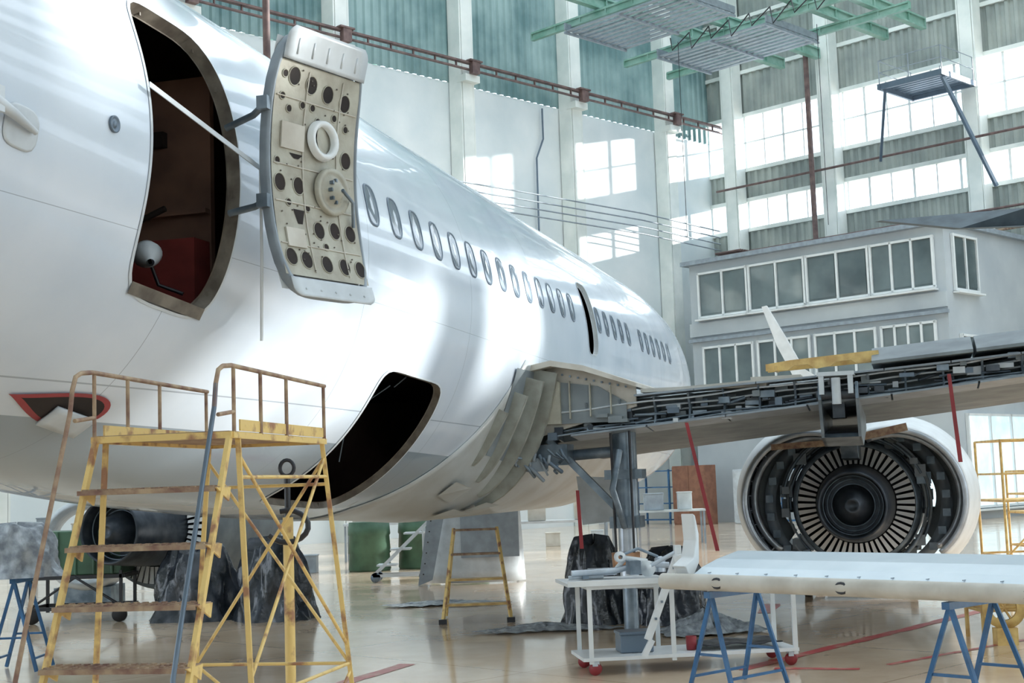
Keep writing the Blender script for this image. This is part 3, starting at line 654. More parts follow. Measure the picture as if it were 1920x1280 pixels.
def engine(l0,s0,zc,full=True):
    e=bpy.data.objects.new('engine',None); e.location=A(s0,l0,zc); COL.objects.link(e); par(e,plane)
    o=A(s0,l0,zc)
    b=B(); b.lathe([(-.15,.80),(-.15,.84),(0,.88),(1.2,.93),(2.0,.93),(2.3,.84),(2.25,.78),(1.0,.78),(.3,.79),(-.15,.80)],o,AX,56,0); b.make('fan_case',['steel' if full else 'slab'],e)
    b=B()
    for i in range(50):
        t=2*math.pi*i/50; u=NX*math.cos(t)+Z*math.sin(t); w=-NX*math.sin(t)+Z*math.cos(t)
        x0=-.18
        p=[o+u*.55-w*.014+AX*x0,o+u*.79-w*.024+AX*x0,o+u*.79+w*.038+AX*(x0+.02),o+u*.55+w*.024+AX*(x0+.02)]
        b.prism(p,AX*.02,0)
    b.lathe([(.02,.79),(.25,.79),(.25,.45)],o,AX,56,1)
    b.make('guide_vane_ring',['vane','nozzle'],e)
    b=B(); b.lathe([(.2,.54),(-.1,.54),(-.5,.52),(-.9,.49),(-1.3,.45),(-1.35,.43),(-1.3,.41),(-.9,.38)],o,AX,56,0); b.lathe([(-.9,.40),(-.9,.0)],o,AX,48,0)
    for rr,xx in ((.39,-1.1),(.34,-1.0),(.28,-1.02)): b.tube([o+AX*xx+(NX*math.cos(t)+Z*math.sin(t))*rr for t in lin(0,2*math.pi,49)[:-1]],.010,1,6,True)
    b.make('core_cowl',['nozzle','steel'],e)
    b=B(); b.lathe([(-.9,.28),(-1.15,.24),(-1.3,.17),(-1.38,.1),(-1.4,.085),(-1.36,.06),(-1.36,0)],o,AX,40,0); b.make('exhaust_cone',['nozzle'],e)
    if not full: return e
    b=B(); random.seed(5)
    for i in range(60):
        t=random.uniform(0,6.28); t2=t+random.uniform(.3,1.2); R_=random.uniform(.87,1.04); x0=random.uniform(-.15,.3); b.tube([o+AX*x0+(NX*math.cos(x)+Z*math.sin(x))*R_ for x in lin(t,t2,8)],random.uniform(.012,.03),i%3,6)
    for i in range(50):
        t=random.uniform(0,6.28); b.box(o+AX*random.uniform(-.1,.6)+(NX*math.cos(t)+Z*math.sin(t))*.98,(.2,random.uniform(.08,.2),random.uniform(.08,.2)),(AX,NX,Z),i%3)
    b.make('engine_accessory',['steel','greyp','slab'],e)
    for sd in (-1,1):
        hinge=o+Z*1.02+NX*(.12*sd)
        def mk(angd):
            ang=math.radians(angd)*sd
            def rot(p):
                d=p-hinge; x=d.dot(NX); y=d.dot(AX); z=d.z
                return hinge+NX*(x*math.cos(ang)-z*math.sin(ang))+AX*y+Z*(x*math.sin(ang)+z*math.cos(ang))
            return rot
        rot=mk(30); k=30; TT=lin(.12,3.02,k)
        rd=lambda t:NX*math.sin(t)*sd+Z*math.cos(t)
        b=B(); dr=lambda x:(.22*((-x)/1.2)**1.3 if x<0 else 0)
        b.surf(lambda x,t:rot(o+AX*x+rd(t)*(1.13-dr(x))),lin(-1.1,.4,10),TT,0)        # outer skin, tapering aft
        b.surf(lambda x,t:rot(o+AX*x+rd(t)*(1.08-dr(x))),lin(-1.1,.4,8),TT,1)
        b.surf(lambda R,t:rot(o+AX*-1.1+rd(t)*(R-dr(-1.1))),[1.06,1.13],TT,2)
        b.surf(lambda R,t:rot(o+AX*.3+rd(t)*R),[.55,.9,1.12],TT,3)                    # forward bulkhead
        b.surf(lambda x,t:rot(o+AX*x+rd(t)*.86),lin(-.25,.3,4),TT,2)                    # inner duct wall lip
        b.surf(lambda R,t:rot(o+AX*-.25+rd(t)*R),[.82,.90],TT,2)
        for t in lin(.25,2.9,13): b.surf(lambda x,R:rot(o+AX*x+rd(t)*R),[-.15,.28],[.86,1.06],2,False)
        for rr,mm in ((.92,4),(.98,2),(1.04,4)): b.tube([rot(o+AX*.05+rd(t)*rr) for t in lin(.2,2.9,22)],.018,mm,6)
        for i in range(12):
            t=.35+.21*i; b.box(rot(o+AX*.2+rd(t)*.97),(.1,.1,.07),(AX,NX,Z),4 if i%2 else 1)
        b.make('thrust_reverser_half',['white','greyp','alu','slab','lgrey'],e,solid=.008)
        rot=mk(13); b=B()
        for R,mm in ((1.04,0),(.98,1)):
            b.surf(lambda x,t:rot(o+AX*x+rd(t)*R),lin(.2,1.6,4),lin(.12,2.8,k),mm)
        b.surf(lambda R,t:rot(o+AX*.2+rd(t)*R),[.90,1.06],lin(.12,2.8,k),2)
        for i in range(9):
            t=.4+.26*i; b.box(rot(o+AX*.12+rd(t)*.98),(.06,.1,.1),(AX,NX,Z),1)
        b.make('fan_cowl_half',['greyp','steel','greyp'],e,solid=.01)
    b=B(); b.prism([o+AX*x+Z*z-NX*.11 for x,z in [(-1.6,.95),(-1.2,.62),(-.3,.6),(1.3,.85),(1.3,1.05),(0,1.15),(-1.6,1.2)]],NX*.22,0); b.make('pylon',['steel'],e)
    b=B(); b.beam(o+AX*-1.4-NX*1.0+Z*.80,o-AX*1.4+NX*.1+Z*.84,.05,.08); b.beam(o-AX*1.4-NX*.1+Z*.84,o-AX*1.4+NX*.75+Z*1.0,.05,.1); b.make('lifting_bar',['rust'],e)
    return e
engine(4.83,20.1,1.25); engine(-4.83,17.9,1.24,False)
b=B()
b.prism([A(14.25,4.25+x,2.74+z) for x,z in [(0,0),(0,.07),(.25,.10),(1.05,.15),(1.12,.15),(1.12,.05),(.9,.03),(.85,.07),(.7,.06),(.65,.02),(.5,.0),(.42,.05),(.28,.04),(.22,0)]],AX*.03,0)
b.prism([A(14.45,4.25+x,2.74+z) for x,z in [(0,0),(0,.08),(1.1,.16),(1.1,.05)]],AX*.03,0)
for x in (.05,1.0): b.box(A(14.35,4.3+x,2.76+.05*x),(.25,.03,.05),(AX,NX,Z))
b.make('rigging_bracket',['yellow2'],label='yellow steel rigging bracket resting on the wing',cat='bracket')
for l0,s0,z0,z1,dx in ((3.42,14.1,2.25,.95,.25),(2.25,14.1,1.6,1.0,.02),(6.0,14.0,2.6,1.75,.05)):
    b=B(); b.prism([A(s0,l0,z0),A(s0,l0+.035,z0),A(s0,l0+.04+dx,z1),A(s0,l0+dx,z1)],AX*.004,0); b.make('warning_ribbon',['red'],label='dark red warning ribbon hanging from the wing',cat='ribbon',group='red ribbons hanging from wing')

def XY(az,Y): return V((az*Y,Y,0))
b=B(); b.prism([XY(.272,32)+Z*7.50,XY(.33,31)+Z*7.08,XY(.38,30)+Z*6.90,XY(.5,32)+Z*7.3,XY(.5,32)+Z*7.75,XY(.38,31)+Z*7.50],V((0,.5,.06)),0); b.make('tailplane',['tail'],label='grey tailplane tip of another airplane',cat='airplane part')
b=B(); Yw=36
def wl_(x,z,t=0): return V((x,Yw+t,z))
b.prism([wl_(6.55,6.05),wl_(6.68,6.08),wl_(7.15,5.2),wl_(7.55,4.4),wl_(8.0,4.1),wl_(7.9,3.9),wl_(7.3,4.15),wl_(6.9,5.0)],V((.05,.12,0)),0)
b.prism([wl_(7.2,4.2),wl_(9.5,3.95),wl_(12,3.7),wl_(12,3.5),wl_(9.5,3.75),wl_(7.4,3.95)],V((.3,2.0,0)),0); b.make('winglet',['white'],label='white upturned winglet of another parked airplane',cat='airplane part')

# ------------------------------------------------------------ yellow access stairs
w=V((.985,-.174,0)); g=V((.174,.985,0)); Bp=V((-1.236,6.0,0)); Ap=Bp-w*.62; ZP=1.96
stair=top('access_stairs',Bp-w*.33+g*.2,'yellow rusty mobile maintenance stairs with platform and handrails','stairs')
def SP(base,back,z): return base-g*back+Z*z
run=.46
b=B()
for base in (Ap,Bp): b.cut(); b.beam(SP(base,0,ZP-.02),SP(base,run*(ZP),0.02),.020,.030)
b.make('stringer',['yellow'],stair)
for i in range(8):
    z=ZP-.235*(i+1); bk=run*(ZP-z); c=(Ap+Bp)/2-g*(bk-.02)+Z*z
    b=B(); b.box(c,(.62,.16,.008),(w,g,Z)); b.box(c-g*.08-Z*.006,(.62,.006,.02),(w,g,Z)); b.box(c+g*.08-Z*.006,(.62,.006,.02),(w,g,Z))
    for j in range(15):
        for kk in range(3): b.box(c+w*(-.29+.041*j)+g*(-.05+.05*kk)+Z*.007,(.02,.02,.006),(w,g,Z))
    for sd in (-.31,.31): b.prism([c+w*sd-g*.08,c+w*sd+g*.08,c+w*sd-Z*.06+g*.06],w*.008,1)
    b.make('step',['rust','yellow'],stair)
Lp=1.3
b=B(); c=(Ap+Bp)/2+g*Lp/2+Z*ZP; b.box(c,(.62,Lp,.016),(w,g,Z),1); b.box(c-g*Lp/2-Z*.01,(.65,.025,.028),(w,g,Z)); b.box(c+g*Lp/2-Z*.01,(.65,.025,.028),(w,g,Z))
for sd in(-.32,.32): b.box(c+w*sd-Z*.01,(.025,Lp,.028),(w,g,Z))
b.make('platform',['yellow','rust'],stair)
b=B()
for sd in(-.32,.32): b.cut(); b.box(c+w*sd+Z*.035+g*.05,(.008,Lp-.1,.05),(w,g,Z))
b.make('toe_board',['yellow'],stair)
b=B(); RH=.28
for base,sg in ((Ap,-1),(Bp,1)):
    o_=w*(.015*sg)
    for t in (.02,.35,.7,1.28): b.cut(); b.tube([base+o_+g*t+Z*ZP,base+o_+g*t+Z*(ZP+RH)],.009,0,8)
b.make('railing_post',['rust'],stair)
for base,sg in ((Ap,-1),(Bp,1)):
    b=B(); o_=w*(.015*sg)
    b.tube([base+o_+g*1.3+Z*(ZP+RH),base+o_+g*0+Z*(ZP+RH+.01),base+o_-g*.1+Z*(ZP+RH),base+o_-g*.15+Z*(ZP+.26),base+o_-g*.18+Z*(ZP+.20),base+o_-g*.2+Z*(ZP+.10)],.0105,0,8)
    b.tube([base+o_-g*.18+Z*(ZP+.20),base+o_-g*.2+Z*(ZP+.10),base+o_-g*.56+Z*1.2,base+o_-g*.64+Z*1.0,base+o_-g*.64+Z*.90,base+o_-g*.55+Z*.78],.0105,1 if sg>0 else 0,8)
    b.tube([base+o_+g*.02+Z*(ZP+.09),base+o_-g*.16+Z*(ZP+.07)],.009,0,8)
    b.make('handrail',['rust','rim'],stair)
b=B()
legs={}
for base,sx,t in ((Ap,-.2,Lp-.02),(Bp,.17,Lp-.02),(Ap,-.10,.1),(Bp,.08,.1)):
    p=base+g*t+Z*ZP; q=base+g*(t+ (0.12 if t>.5 else 0))+w*sx+Z*.03; legs[(sx,t)]=(p,q); b.cut(); b.beam(p,q,.022,.022)
b.make('leg',['yellow'],stair)
b=B(); K=list(legs.values())
def at(i,f_): return K[i][0].lerp(K[i][1],f_)
for (i,fa,j,fb) in ((0,.05,1,.6),(1,.05,0,.6),(1,.05,3,.55),(3,.05,1,.55),(0,.6,1,.6),(1,.6,3,.6),(1,.62,3,.98),(0,.6,1,.98),(2,.6,0,.95),(0,.12,1,.12),(1,.1,3,.1)): b.cut(); b.tube([at(i,fa),at(j,fb)],.009,0,7)
b.make('diagonal_brace',['yellow'],stair)
p=V((-1.31,7.95,0)); e=top('jack_stand',p,'yellow post stand with steel ring and hook on top','stand')
b=B(); b.tube([p,p+Z*1.55],.03,0,12)
for a_ in (0,2.1,4.2):
    d=V((math.cos(a_),math.sin(a_),0)); b.beam(p+Z*.5,p+d*.45+Z*.03,.04,.05); b.box(p+d*.45+Z*.02,(.12,.12,.04))
b.make('post',['yellow'],e)
b=B(); b.tube([p+Z*1.83+V((math.cos(t)*.04,0,math.sin(t)*.045)) for t in lin(0,6.283,17)[:-1]],.012,0,6,True); b.tube([p+Z*1.52,p+Z*1.79],.018,0,8)
b.tube([p+Z*1.5+V((math.cos(t)*.12,-.03,math.sin(t)*.09)) for t in lin(-2.6,1.9,14)],.016,0,8); b.make('lifting_ring',['blackp'],e)

# ------------------------------------------------------------ small stepladder
p=V((-.55,17.4,0)); e=top('stepladder',p,'small yellow metal step stool with worn treads','ladder')
for sx in (-1,1):
    b=B(); b.beam(p+V((sx*.42,-.05,.03)),p+V((sx*.27,.35,1.15)),.035,.045); b.tube([p+V((sx*.27,.37,1.12)),p+V((sx*.42,.85,.02))],.016,0,7); b.box(p+V((sx*.42,-.05,.03)),(.1,.1,.06),None,1)
    b.make('side_frame',['yellow','blackp'],e)
b=B(); b.tube([p+V((-.35,.6,.5)),p+V((.35,.6,.5))],.013,0,6); b.make('cross_brace',['yellow'],e)
for z in (.22,.52,.83,1.13):
    b=B(); wd=.42-.15*z/1.15; b.box(p+V((0,.02+.32*z/1.15,z)),(2*wd,.16,.025)); b.make('tread',['rust' if z>.6 else 'yellow2'],e)

# ------------------------------------------------------------ flap on blue trestles
F0=V((1.17,11.5,0)); fe=V((.678,-.735,0)); fb=V((.735,.678,0)); FL=4.6
e=top('flap_panel',F0+fe*2,'removed wing flap, pale blue-white, laid across blue trestles','airplane part')
b=B(); prof=[(.06,.90),(.2,.965),(.4,1.02),(.68,1.07),(.70,1.055),(.4,.98),(.15,.87),(.06,.85)]
k=len(prof); T=[0.25,FL]
b.add([F0+fe*t+fb*x+Z*z for t in T for x,z in prof],[(i,(i+1)%k,k+(i+1)%k,k+i) for i in range(k)]+[tuple(range(k))[::-1],tuple(range(k,2*k))],0)
for i in range(15): b.box(F0+fe*(.4+i*.28)+fb*.11+Z*.93,(.008,.04,.006),(fe,fb,Z),1)
b.make('upper_skin',['flapw','greyp'],e)
b=B(); b.tube([F0+Z*.86,F0+fe*FL+Z*.86],.065,0,16)
b.make('leading_edge',['cream'],e)
b=B()
for t in (.6,1.75,3.2): b.tube([F0+fe*t+Z*.86-fb*.05+fe*(.05*math.cos(a_))+Z*(.035*math.sin(a_)) for a_ in lin(0,6.28,13)[:-1]],.012,0,6,True)
b.beam(F0+fe*.1+fb*.07+Z*.905,F0+fe*FL+fb*.07+Z*.905,.025,.010,0)
b.make('edge_fitting',['blackp'],e)
b=B(); prf=[(0,1.0),(.04,.98),(.1,.9),(.2,.92),(.32,1.02),(.34,1.25),(.28,1.4),(.24,1.42),(.27,1.2),(.2,1.06)]
b.prism([F0+fe*.05+fb*(.05+x*.6)+Z*(z-.02) for x,z in prf],fe*.14,0); b.make('end_fitting',['white'],e,bevel=.01)
def trestle(c,d1,d2,h,sp,wd,label):
    e=top('trestle',c,label,'trestle',group='blue trestles'); 
    b=B(); b.beam(c-d2*wd/2+Z*h,c+d2*wd/2+Z*h,.06,.05); b.make('top_bar',['blue'],e)
    b=B()
    for j in (-1,1):
        for i in (-1,1): b.cut(); b.beam(c+d2*(j*wd*.42)+Z*h,c+d2*(j*wd*.5)+d1*(i*sp)+Z*.01,.03,.03)
    b.make('leg',['blue'],e)
    b=B()
    for j in (-1,1): b.cut(); b.beam(c+d2*(j*wd*.46)-d1*sp*.62+Z*h*.38,c+d2*(j*wd*.46)+d1*sp*.62+Z*h*.38,.02,.02)
    for i in (-1,1): b.cut(); b.beam(c-d2*(wd*.48)+d1*(i*sp*.85)+Z*h*.15,c+d2*(wd*.48)+d1*(i*sp*.85)+Z*h*.15,.02,.02)
    b.make('cross_bar',['blue'],e)
trestle(F0+fe*.45+fb*.35,fe,fb,.76,.22,.7,'blue steel trestle carrying the removed flap')
trestle(F0+fe*2.55+fb*.35,fe,fb,.76,.26,.7,'blue steel trestle carrying the removed flap')
trestle(V((-5.05,14.2,0)),V((1,0,0)),V((0,1,0)),.9,.24,.5,'blue steel trestle beneath a wrapped part')

# ------------------------------------------------------------ white tool cart
c0=V((.6,12.35,0)); cw=V((.98,.13,0)).normalized(); cd=V((-.13,.98,0)).normalized(); CW=1.85; CD=.6
e=top('tool_cart',c0+cw*.9+cd*.3,'white tubular steel work cart with red casters','cart')
b=B()
for i in (0,.4,1):
    for j in (0,1): b.cut(); b.beam(c0+cw*(CW*i)+cd*(CD*j)+Z*.1,c0+cw*(CW*i)+cd*(CD*j)+Z*.78,.04,.04)
b.make('leg',['white'],e)
b=B()
for j in (0,1): b.beam(c0+cd*CD*j+Z*.76,c0+cw*CW+cd*CD*j+Z*.76,.035,.035)
for i in (0,.4,1): b.beam(c0+cw*CW*i+Z*.76,c0+cw*CW*i+cd*CD+Z*.76,.035,.035)
b.make('top_frame',['white'],e)
b=B(); c=c0+cw*.9+cd*.3
b.box(c+Z*.14,(CW+.1,CD+.05,.03),(cw,cd,Z)); b.make('lower_shelf',['white'],e)
b=B(); b.box(c0+cw*.28+cd*.3+Z*.79,(.95,.68,.03),(cw,cd,Z)); b.box(c0+cw*.28-cd*.04+Z*.8,(.95,.02,.05),(cw,cd,Z)); b.make('top_tray',['white'],e)
for i in (.02,.98):
    for j in (0.05,.95):
        b=B(); p=c0+cw*CW*i+cd*CD*j; b.lathe([(-.025,0),(-.025,.055),(.025,.055),(.025,0)],p+Z*.055,V((.3,.95,0)),20,0); b.box(p+Z*.1,(.06,.07,.04),(cw,cd,Z),1); b.make('caster',['red','alu'],e)
q=c0+cw*.4+cd*.3+Z*.85
b=B(); b.tube([q-cw*.5+Z*.02,q-cw*.1+Z*.03,q+cw*.15+Z*.08,q+cw*.4+Z*.06],.028,0,8); b.tube([q-cw*.1+cd*.1,q+Z*.14,q+cw*.2+Z*.1],.025,1,8); b.lathe([(0,.07),(.05,.07),(.05,.03),(.1,.03),(.1,0)],q+cw*.2+Z*.03,V((0,-1,.3)),16,1); b.box(q-cw*.2+cd*.1+Z*.02,(.25,.12,.06),(cw,cd,Z),0)
b.box(q+cw*.05-cd*.1+Z*.06,(.1,.18,.12),(cw,cd,Z),2); b.lathe([(0,.05),(.12,.05),(.14,.02)],q+cw*.33+cd*.05,Z,14,0); b.tube([q+cw*.1,q+cw*.45+Z*.18-cd*.1],.02,0,8); b.box(q+cw*.46+Z*.19-cd*.1,(.06,.06,.1),(cw,cd,Z),1)
b.tube([q-cw*.05+Z*.16,q+cw*.12+Z*.22,q+cw*.3+Z*.14],.015,2,6); b.lathe([(-.03,.02),(-.03,.05),(.03,.05),(.03,.02)],q-cw*.05+Z*.15,cd,14,1)
b.make('actuator_assembly',['alu','white','steel'],label='removed metal actuator linkage lying on the cart',cat='machine part')
b=B(); p=c0-cw*.02+cd*.35+Z*.81; b.tube([p-cw*.1+Z*.02,p+cw*.22+Z*.02],.018,0,8); b.box(p+cw*.05+Z*.02,(.06,.1,.03),(cw,cd,Z),1); b.make('push_rod',['lgrey','steel'],label='short pale metal push rod on the tray',cat='machine part')
q=c0+cw*.46-cd*.12
b=B(); b.beam(q+cw*.32+Z*1.02,q+cw*.02+Z*.3,.045,.06); b.beam(q+cw*.32+Z*1.02,q+cw*.35+Z*.86,.08,.09); b.beam(q+cw*.06+Z*.3,q-cw*.02+Z*.16,.04,.05)
for t in (.15,.35,.55,.75): b.box((q+cw*.32+Z*1.02).lerp(q+cw*.02+Z*.3,t)-cd*.03,(.02,.01,.02),(cw,cd,Z),1)
b.make('link_arm',['white','steel'],label='white slanted link arm leaning against the cart',cat='machine part')
b=B(); p=c0+cw*.45+cd*.3+Z*.158; b.box(p+Z*.08,(.3,.25,.16),(cw,cd,Z)); b.box(p+Z*.17,(.32,.27,.03),(cw,cd,Z)); b.make('tool_box',['rim'],label='dark grey tool box on the lower shelf',cat='box',bevel=.01)
b=B(); p=c0+cw*.95+cd*.2+Z*.158; b.lathe([(0,0),(0,.045),(.12,.05),(.12,.04),(.02,.03),(.02,0)],p,Z,16); b.make('cup',['red'],label='red plastic cup on the lower shelf',cat='cup')
b=B(); p=c0+cw*1.35+cd*.25+Z*.165; 
b.surf(lambda u,v:p+cw*u+cd*v+Z*(.02+.03*abs(math.sin(u*9+v*7))),lin(-.35,.4,12),lin(-.2,.25,7)); b.make('cloth',['blackp'],label='crumpled dark cloth on the lower shelf',cat='cloth',solid=.01)

# ------------------------------------------------------------ covered wheels and clutter
def bag(c,rx,ry,h,seed,name,mt,label,cat,neck=.35):
    random.seed(seed); ph=[random.uniform(0,6.28) for _ in range(6)]; b=B()
    def fn(t,a_):
        prof=(1-.15*t) if t<.45 else (1-.15*t)-(t-.45)**1.5*1.4*(1-neck)
        prof=max(prof,neck*.6) if t<1 else .02
        fold=1+.08*math.sin(5*a_+ph[0]+t*4)+.06*math.sin(9*a_+ph[1]-6*t)+.04*math.sin(17*a_+ph[2]+9*t)+(.16*(1-t*6)*abs(math.sin(4*a_+ph[3])) if t<.16 else 0)
        hh=h*t*(1+.06*math.sin(3*a_+ph[4])*t)
        return V(c)+V((math.cos(a_)*rx*prof*fold,math.sin(a_)*ry*prof*fold,hh))
    b.surf(fn,[0,.02,.06,.1,.16,.25,.35,.45,.55,.65,.75,.85,.93,.98,1.0],lin(0,2*math.pi,97)); return b.make(name,[mt],label=label,cat=cat)
bag((-4.4,19.2,0),.58,.45,.98,1,'covered_wheel','bag','wheel wrapped in black plastic sheet','wheel cover',.6)
bag((-3.3,18.8,0),.50,.42,1.05,2,'covered_wheel','bag','wheel wrapped in black plastic sheet','wheel cover',.6)
bag((.90,16.9,0),.38,.34,1.0,3,'covered_wheel','bag','landing gear wheel wrapped in black plastic sheet','wheel cover',.45)
bag((1.78,16.6,0),.42,.36,.85,6,'covered_wheel','bag','landing gear wheel under crumpled dark plastic','wheel cover',.5)
bag((-5.1,14.2,.93),.42,.36,.52,9,'wrapped_part','foil','machine part wrapped in grey plastic film','wrapped part',.5)
def sheet(c,rx,ry,h,seed,mt,label,name='plastic_sheet'):
    random.seed(seed); p=[random.uniform(0,6) for _ in range(5)]; b=B()
    def fn(r,a_):
        R=r*(1+.2*math.sin(3*a_+p[0])+.1*math.sin(7*a_+p[1]))
        return V(c)+V((R*rx*math.cos(a_),R*ry*math.sin(a_),.01+h*(1-r)*abs(math.sin(6*r+3*a_+p[2]))+.02*abs(math.sin(11*a_+9*r))))
    b.surf(fn,lin(0.02,1,10),lin(0,6.2832,49)); b.make(name,[mt],label=label,cat='plastic sheet')
sheet((.25,16.2,0),.75,.3,.08,11,'foil','grey crumpled plastic sheet lying on the floor')
sheet((-1.1,20.2,0),.8,.4,.04,12,'foil','pale crumpled plastic sheet lying on the floor')
sheet((2.0,15.4,0),.6,.4,.25,13,'foil','translucent plastic sheet bunched on the floor')
e=top('fairing_section',V((-1.1,24.5,0)),'grey removed fairing section standing upright','airplane part')
b=B(); b.surf(lambda z,t:V((-.75+.85*math.cos(t)*(1-.06*z),24.6-.5*math.sin(t),.02+z)),lin(0,1.45,8),lin(.2,2.9,16),0); b.make('shell',['lgrey'],e,solid=.03)
b=B(); b.prism([V((-1.55,24,1.25)),V((-1.25,24,1.3)),V((-1.5,24,.1)),V((-1.75,24,.0))],V((.0,.05,0)),0); b.box((-.5,24.05,.9),(1.0,.04,.9),None,0)
for i in range(6): b.box((-1.5-.03*i,23.97,1.1-.18*i),(.02,.03,.02),None,1)
b.make('flange',['greyp','dark'],e)
p=V((-2.15,25.5,0)); e=top('trolley',p,'small white metal wheeled step trolley','trolley')
b=B()
for i in range(3): b.box(p+V((-.25+.25*i,0,.3+.28*i)),(.36,.5,.03))
for sy in(-.25,.25): b.beam(p+V((-.5,sy,.12)),p+V((.5,sy,1.05)),.04,.05); b.beam(p+V((-.5,sy,.12)),p+V((.45,sy,.12)),.04,.05); b.beam(p+V((.42,sy,.12)),p+V((.42,sy,1.0)),.03,.03)
b.beam(p+V((-.5,-.25,.12)),p+V((-.5,.25,.12)),.03,.03)
b.make('frame',['lgrey'],e)
for sx in(-.45,.42):
    for sy in (-.25,.25):
        b=B(); b.lathe([(-.02,0),(-.02,.09),(.02,.09),(.02,0)],p+V((sx,sy,.09)),V((0,1,0)),20); b.make('wheel',['rim'],e)
p=V((-6.1,19.6,0)); e=top('ground_cart',p,'black steel cart carrying a dark green container','cart')
b=B(); 
for z in (.2,.62): b.beam(p+V((-.65,-.35,z)),p+V((.65,-.35,z)),.04,.05); b.beam(p+V((-.65,.35,z)),p+V((.65,.35,z)),.04,.05); b.beam(p+V((-.65,-.35,z)),p+V((-.65,.35,z)),.04,.05); b.beam(p+V((.65,-.35,z)),p+V((.65,.35,z)),.04,.05)
for sx in(-.62,.62):
    for sy in(-.35,.35): b.beam(p+V((sx,sy,.1)),p+V((sx,sy,.7)),.04,.04)
b.tube([p+V((-.65,-.35,.2)),p+V((0,-.37,.62)),p+V((.65,-.35,.2))],.02,0,6); b.make('frame',['blackp'],e)
b=B()
b.box(p+V((0,0,.95)),(1.25,.7,.6)); 
for i in range(5): b.box(p+V((-.5+.25*i,-.36,.95)),(.04,.03,.6))
b.make('container',['dgreen'],e,bevel=.03)
for sx in(-.6,.6):
    b=B(); b.lathe([(-.03,0),(-.03,.1),(.03,.1),(.03,0)],p+V((sx,-.35,.1)),V((0,1,0)),20); b.make('wheel',['rubber'],e)
b=B(); c=V((-6.9,22.5,.95)); b.lathe([(-.5,.62),(-.5,.68),(0,.75),(.6,.7),(.75,.62),(.6,.55),(-.5,.58)],c,V((.2,-.97,.05)),48,0); b.box(c-Z*.8,(.9,.8,.3),None,1); b.make('inlet_cowl',['lgrey','steel'],label='round pale engine inlet cowl standing on a low support',cat='airplane part')
def bench(p,w_,mt,label):
    e=top('workbench',p,label,'workbench'); b=B(); b.box(p+Z*.85,(w_,.7,.05)); b.make('top',[mt],e)
    b=B()
    for sx in(-1,1):
        for sy in(-1,1): b.cut(); b.box(p+V((sx*(w_/2-.05),sy*.3,.415)),(.05,.05,.83))
    b.make('leg',['greyp'],e)
bench(V((-9.3,30,0)),2.4,'pale','pale workbench with parts by the wall'); bench(V((-3.1,33,0)),2.0,'lgrey','light grey workbench near the wall'); bench(V((3.5,36,0)),2.6,'pale','long pale workbench holding storage boxes'); bench(V((-12,29,0)),2.0,'pale','pale workbench with parts by the wall'); bench(V((1.0,30,0)),2.2,'lgrey','light grey workbench near the wall')
random.seed(21)
for (x,y,z0) in ((-10.1,30,.88),(-9.3,30,.88),(-8.6,30.1,.88),(-12.5,29,.88),(-11.6,29,.88),(-3.6,33,.88),(-2.8,33,.88),(2.7,36,.88),(3.5,36,.88),(4.3,36,.88),(.4,30,.88),(1.4,30,.88),(-7.4,31,0),(-6.5,33,0),(-.4,34,0),(.9,37,0),(-10.5,27,0),(-11.5,27.5,0),(-4.4,29,0),(-8.3,27.6,0),(2.3,41,0),(-5.6,34,0)):
    a_,h=random.uniform(.35,.6),random.uniform(.2,.5); b=B(); c=V((x,y,z0)); b.box(c+Z*h/2,(a_,a_*.8,h)); b.box(c+Z*(h+.01),(a_+.03,a_*.8+.03,.03)); b.make('storage_box',[random.choice(['pale','lgrey','greyp','cream'])],label='pale lidded storage box with parts',cat='box',group='storage boxes around the hangar',bevel=.01)
for i,(x,y) in enumerate([(-3.1,29),(-2.1,29.4),(-1.1,30),(-5.4,27)]):
    b=B(); b.lathe([(0,0),(0,.42),(.04,.44),(.35,.42),(.37,.44),(.72,.42),(.75,.44),(1.0,.42),(1.0,0)],V((x,y,0)),Z,28); b.make('drum',['dgreen'],label='dark green steel drum on the floor',cat='drum',group='dark green drums')
def scaffold(p,w_,d_,h,label):
    e=top('work_stand',p,label,'work stand'); b=B()
    for sx in(-1,1):
        for sy in(-1,1): b.cut(); b.tube([p+V((sx*w_/2,sy*d_/2,.0)),p+V((sx*w_/2,sy*d_/2,h))],.022,0,7)
    b.make('leg',['yellow2'],e); b=B()
    for z in (.3,h*.55,h*.75,h):
        q=[p+V((sx*w_/2,sy*d_/2,z)) for sx,sy in((-1,-1),(1,-1),(1,1),(-1,1))]
        for i in range(4): b.tube([q[i],q[(i+1)%4]],.018,0,6)
    b.tube([p+V((-w_/2,-d_/2,.3)),p+V((w_/2,-d_/2,h*.55))],.016,0,6); b.make('rail',['yellow2'],e)
    b=B(); b.box(p+Z*h*.55,(w_,d_,.04)); b.make('deck',['yellow2'],e)
scaffold(V((8.0,22.3,0)),.9,1.2,2.1,'yellow tubular work stand with guard rails')
scaffold(V((9.3,24.5,0)),1.0,1.2,1.6,'yellow tubular work stand with guard rails')
scaffold(V((4.9,14.0,0)),.8,.5,.62,'low yellow tubular work stand')
b=B(); c=V((4.62,13.5,.35)); b.lathe([(-.03,.12),(-.03,.2),(.03,.2),(.03,.12),(-.03,.12)],c,V((.2,1,0)),28); 
for i in range(3): b.tube([c+V((math.cos(i*1.05)*.14,0,math.sin(i*1.05)*.14)),c-V((math.cos(i*1.05)*.14,0,math.sin(i*1.05)*.14))],.012,0,6)
b.box(c-Z*.27,(.2,.14,.16)); b.make('cable_reel',['yellow2'],label='small yellow cable reel wheel',cat='reel')
p=A(20.3,4.83,0); e=top('engine_stand',p,'dark steel cradle below the open engine','stand'); b=B()
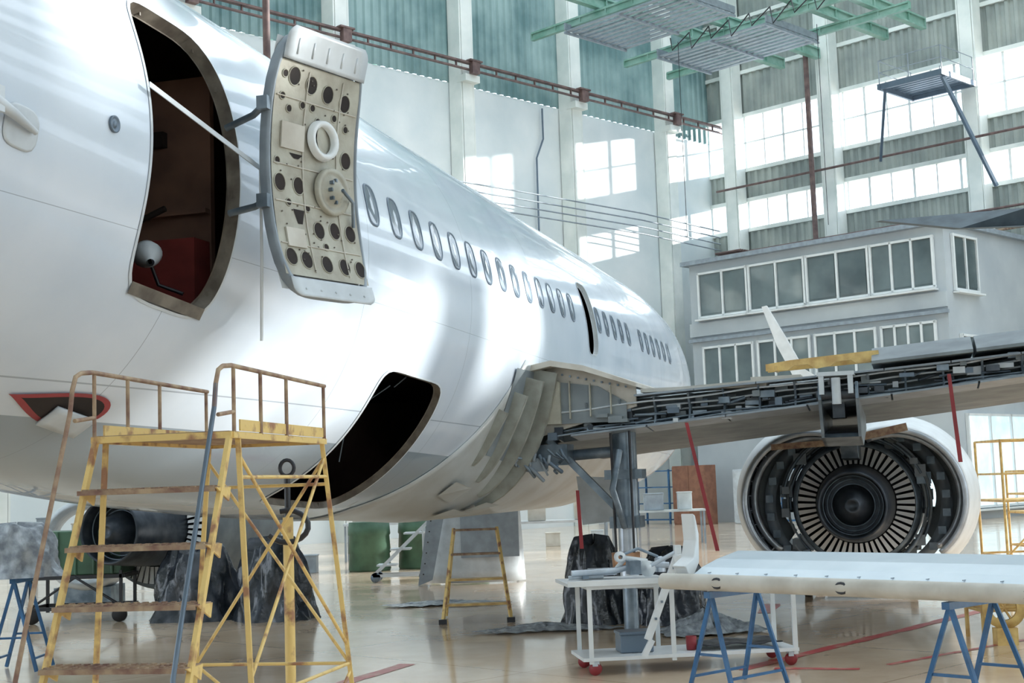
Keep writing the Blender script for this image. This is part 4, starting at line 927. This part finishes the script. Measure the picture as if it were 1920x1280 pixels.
for sx in(-.6,.6): b.beam(p+NX*sx-AX*.6+Z*.12,p+NX*sx+AX*1.6+Z*.12,.1,.12)
b.beam(p-NX*.7-AX*.5+Z*.12,p+NX*.7-AX*.5+Z*.12,.1,.1); b.beam(p-NX*.6+AX*1.2+Z*.12,p+NX*.6+AX*1.2+Z*.12,.1,.1); b.make('frame',['steel'],e)
for sx in(-.7,.7):
    b=B(); b.lathe([(-.05,0),(-.05,.13),(.05,.13),(.05,0)],p+NX*sx-AX*.5+Z*.13,NX,24); b.make('wheel',['rubber'],e)
def mark(a_,c_,wd,i):
    b=B(); a_=V(a_);c_=V(c_); d=(c_-a_).normalized(); sdd=V((-d.y,d.x,0))*wd/2; n_=max(2,int((c_-a_).length/.25)); random.seed(i)
    L_=[a_.lerp(c_,j/n_)+sdd*random.uniform(.7,1.1)+Z*.003 for j in range(n_+1)]; R_=[a_.lerp(c_,j/n_)-sdd*random.uniform(.7,1.1)+Z*.003 for j in range(n_+1)]
    b.add(L_+R_,[(j,j+1,n_+1+j+1,n_+1+j) for j in range(n_)]); b.make('trim_%d'%i,['redline'],kind='structure')
mark((1.9,12.4,0),(6.2,17.6,0),.16,1); mark((2.2,12.4,0),(2.9,12.2,0),.12,2); mark((3.2,12.4,0),(5.5,14.3,0),.08,3); mark((-1.7,12.2,0),(-1.1,13.6,0),.2,4); mark((3.0,17.3,0),(3.3,18.5,0),.22,5); mark((6.5,22,0),(9,26,0),.12,6)

# ------------------------------------------------------------ light, world, camera
wd=bpy.data.worlds.new('world'); SC.world=wd; wd.use_nodes=True
bg=wd.node_tree.nodes['Background']; bg.inputs[0].default_value=(.80,.90,1,1); bg.inputs[1].default_value=2.6
sn=bpy.data.lights.new('sun','SUN'); sn.energy=8; sn.angle=math.radians(.7); sn.color=(1,.95,.87)
so=bpy.data.objects.new('sun',sn); COL.objects.link(so)
ps=math.radians(15); ts=V((math.cos(ps),math.sin(ps),math.tan(math.radians(11.8)))).normalized(); so.rotation_euler=(-ts).to_track_quat('-Z','Y').to_euler(); so.location=(50,20,30)
cd_=bpy.data.cameras.new('camera'); cam=bpy.data.objects.new('camera',cd_); COL.objects.link(cam); SC.camera=cam
cd_.lens=36*2600/1920; cd_.sensor_width=36; cd_.clip_end=500; cd_.clip_start=.1
cam.matrix_world=Matrix.Translation((0,0,1.7))@Matrix.Rotation(math.radians(90+5.82),4,'X')@Matrix.Rotation(math.radians(-2.0),4,'Z')
SC.view_settings.view_transform='Standard'; SC.view_settings.exposure=.33
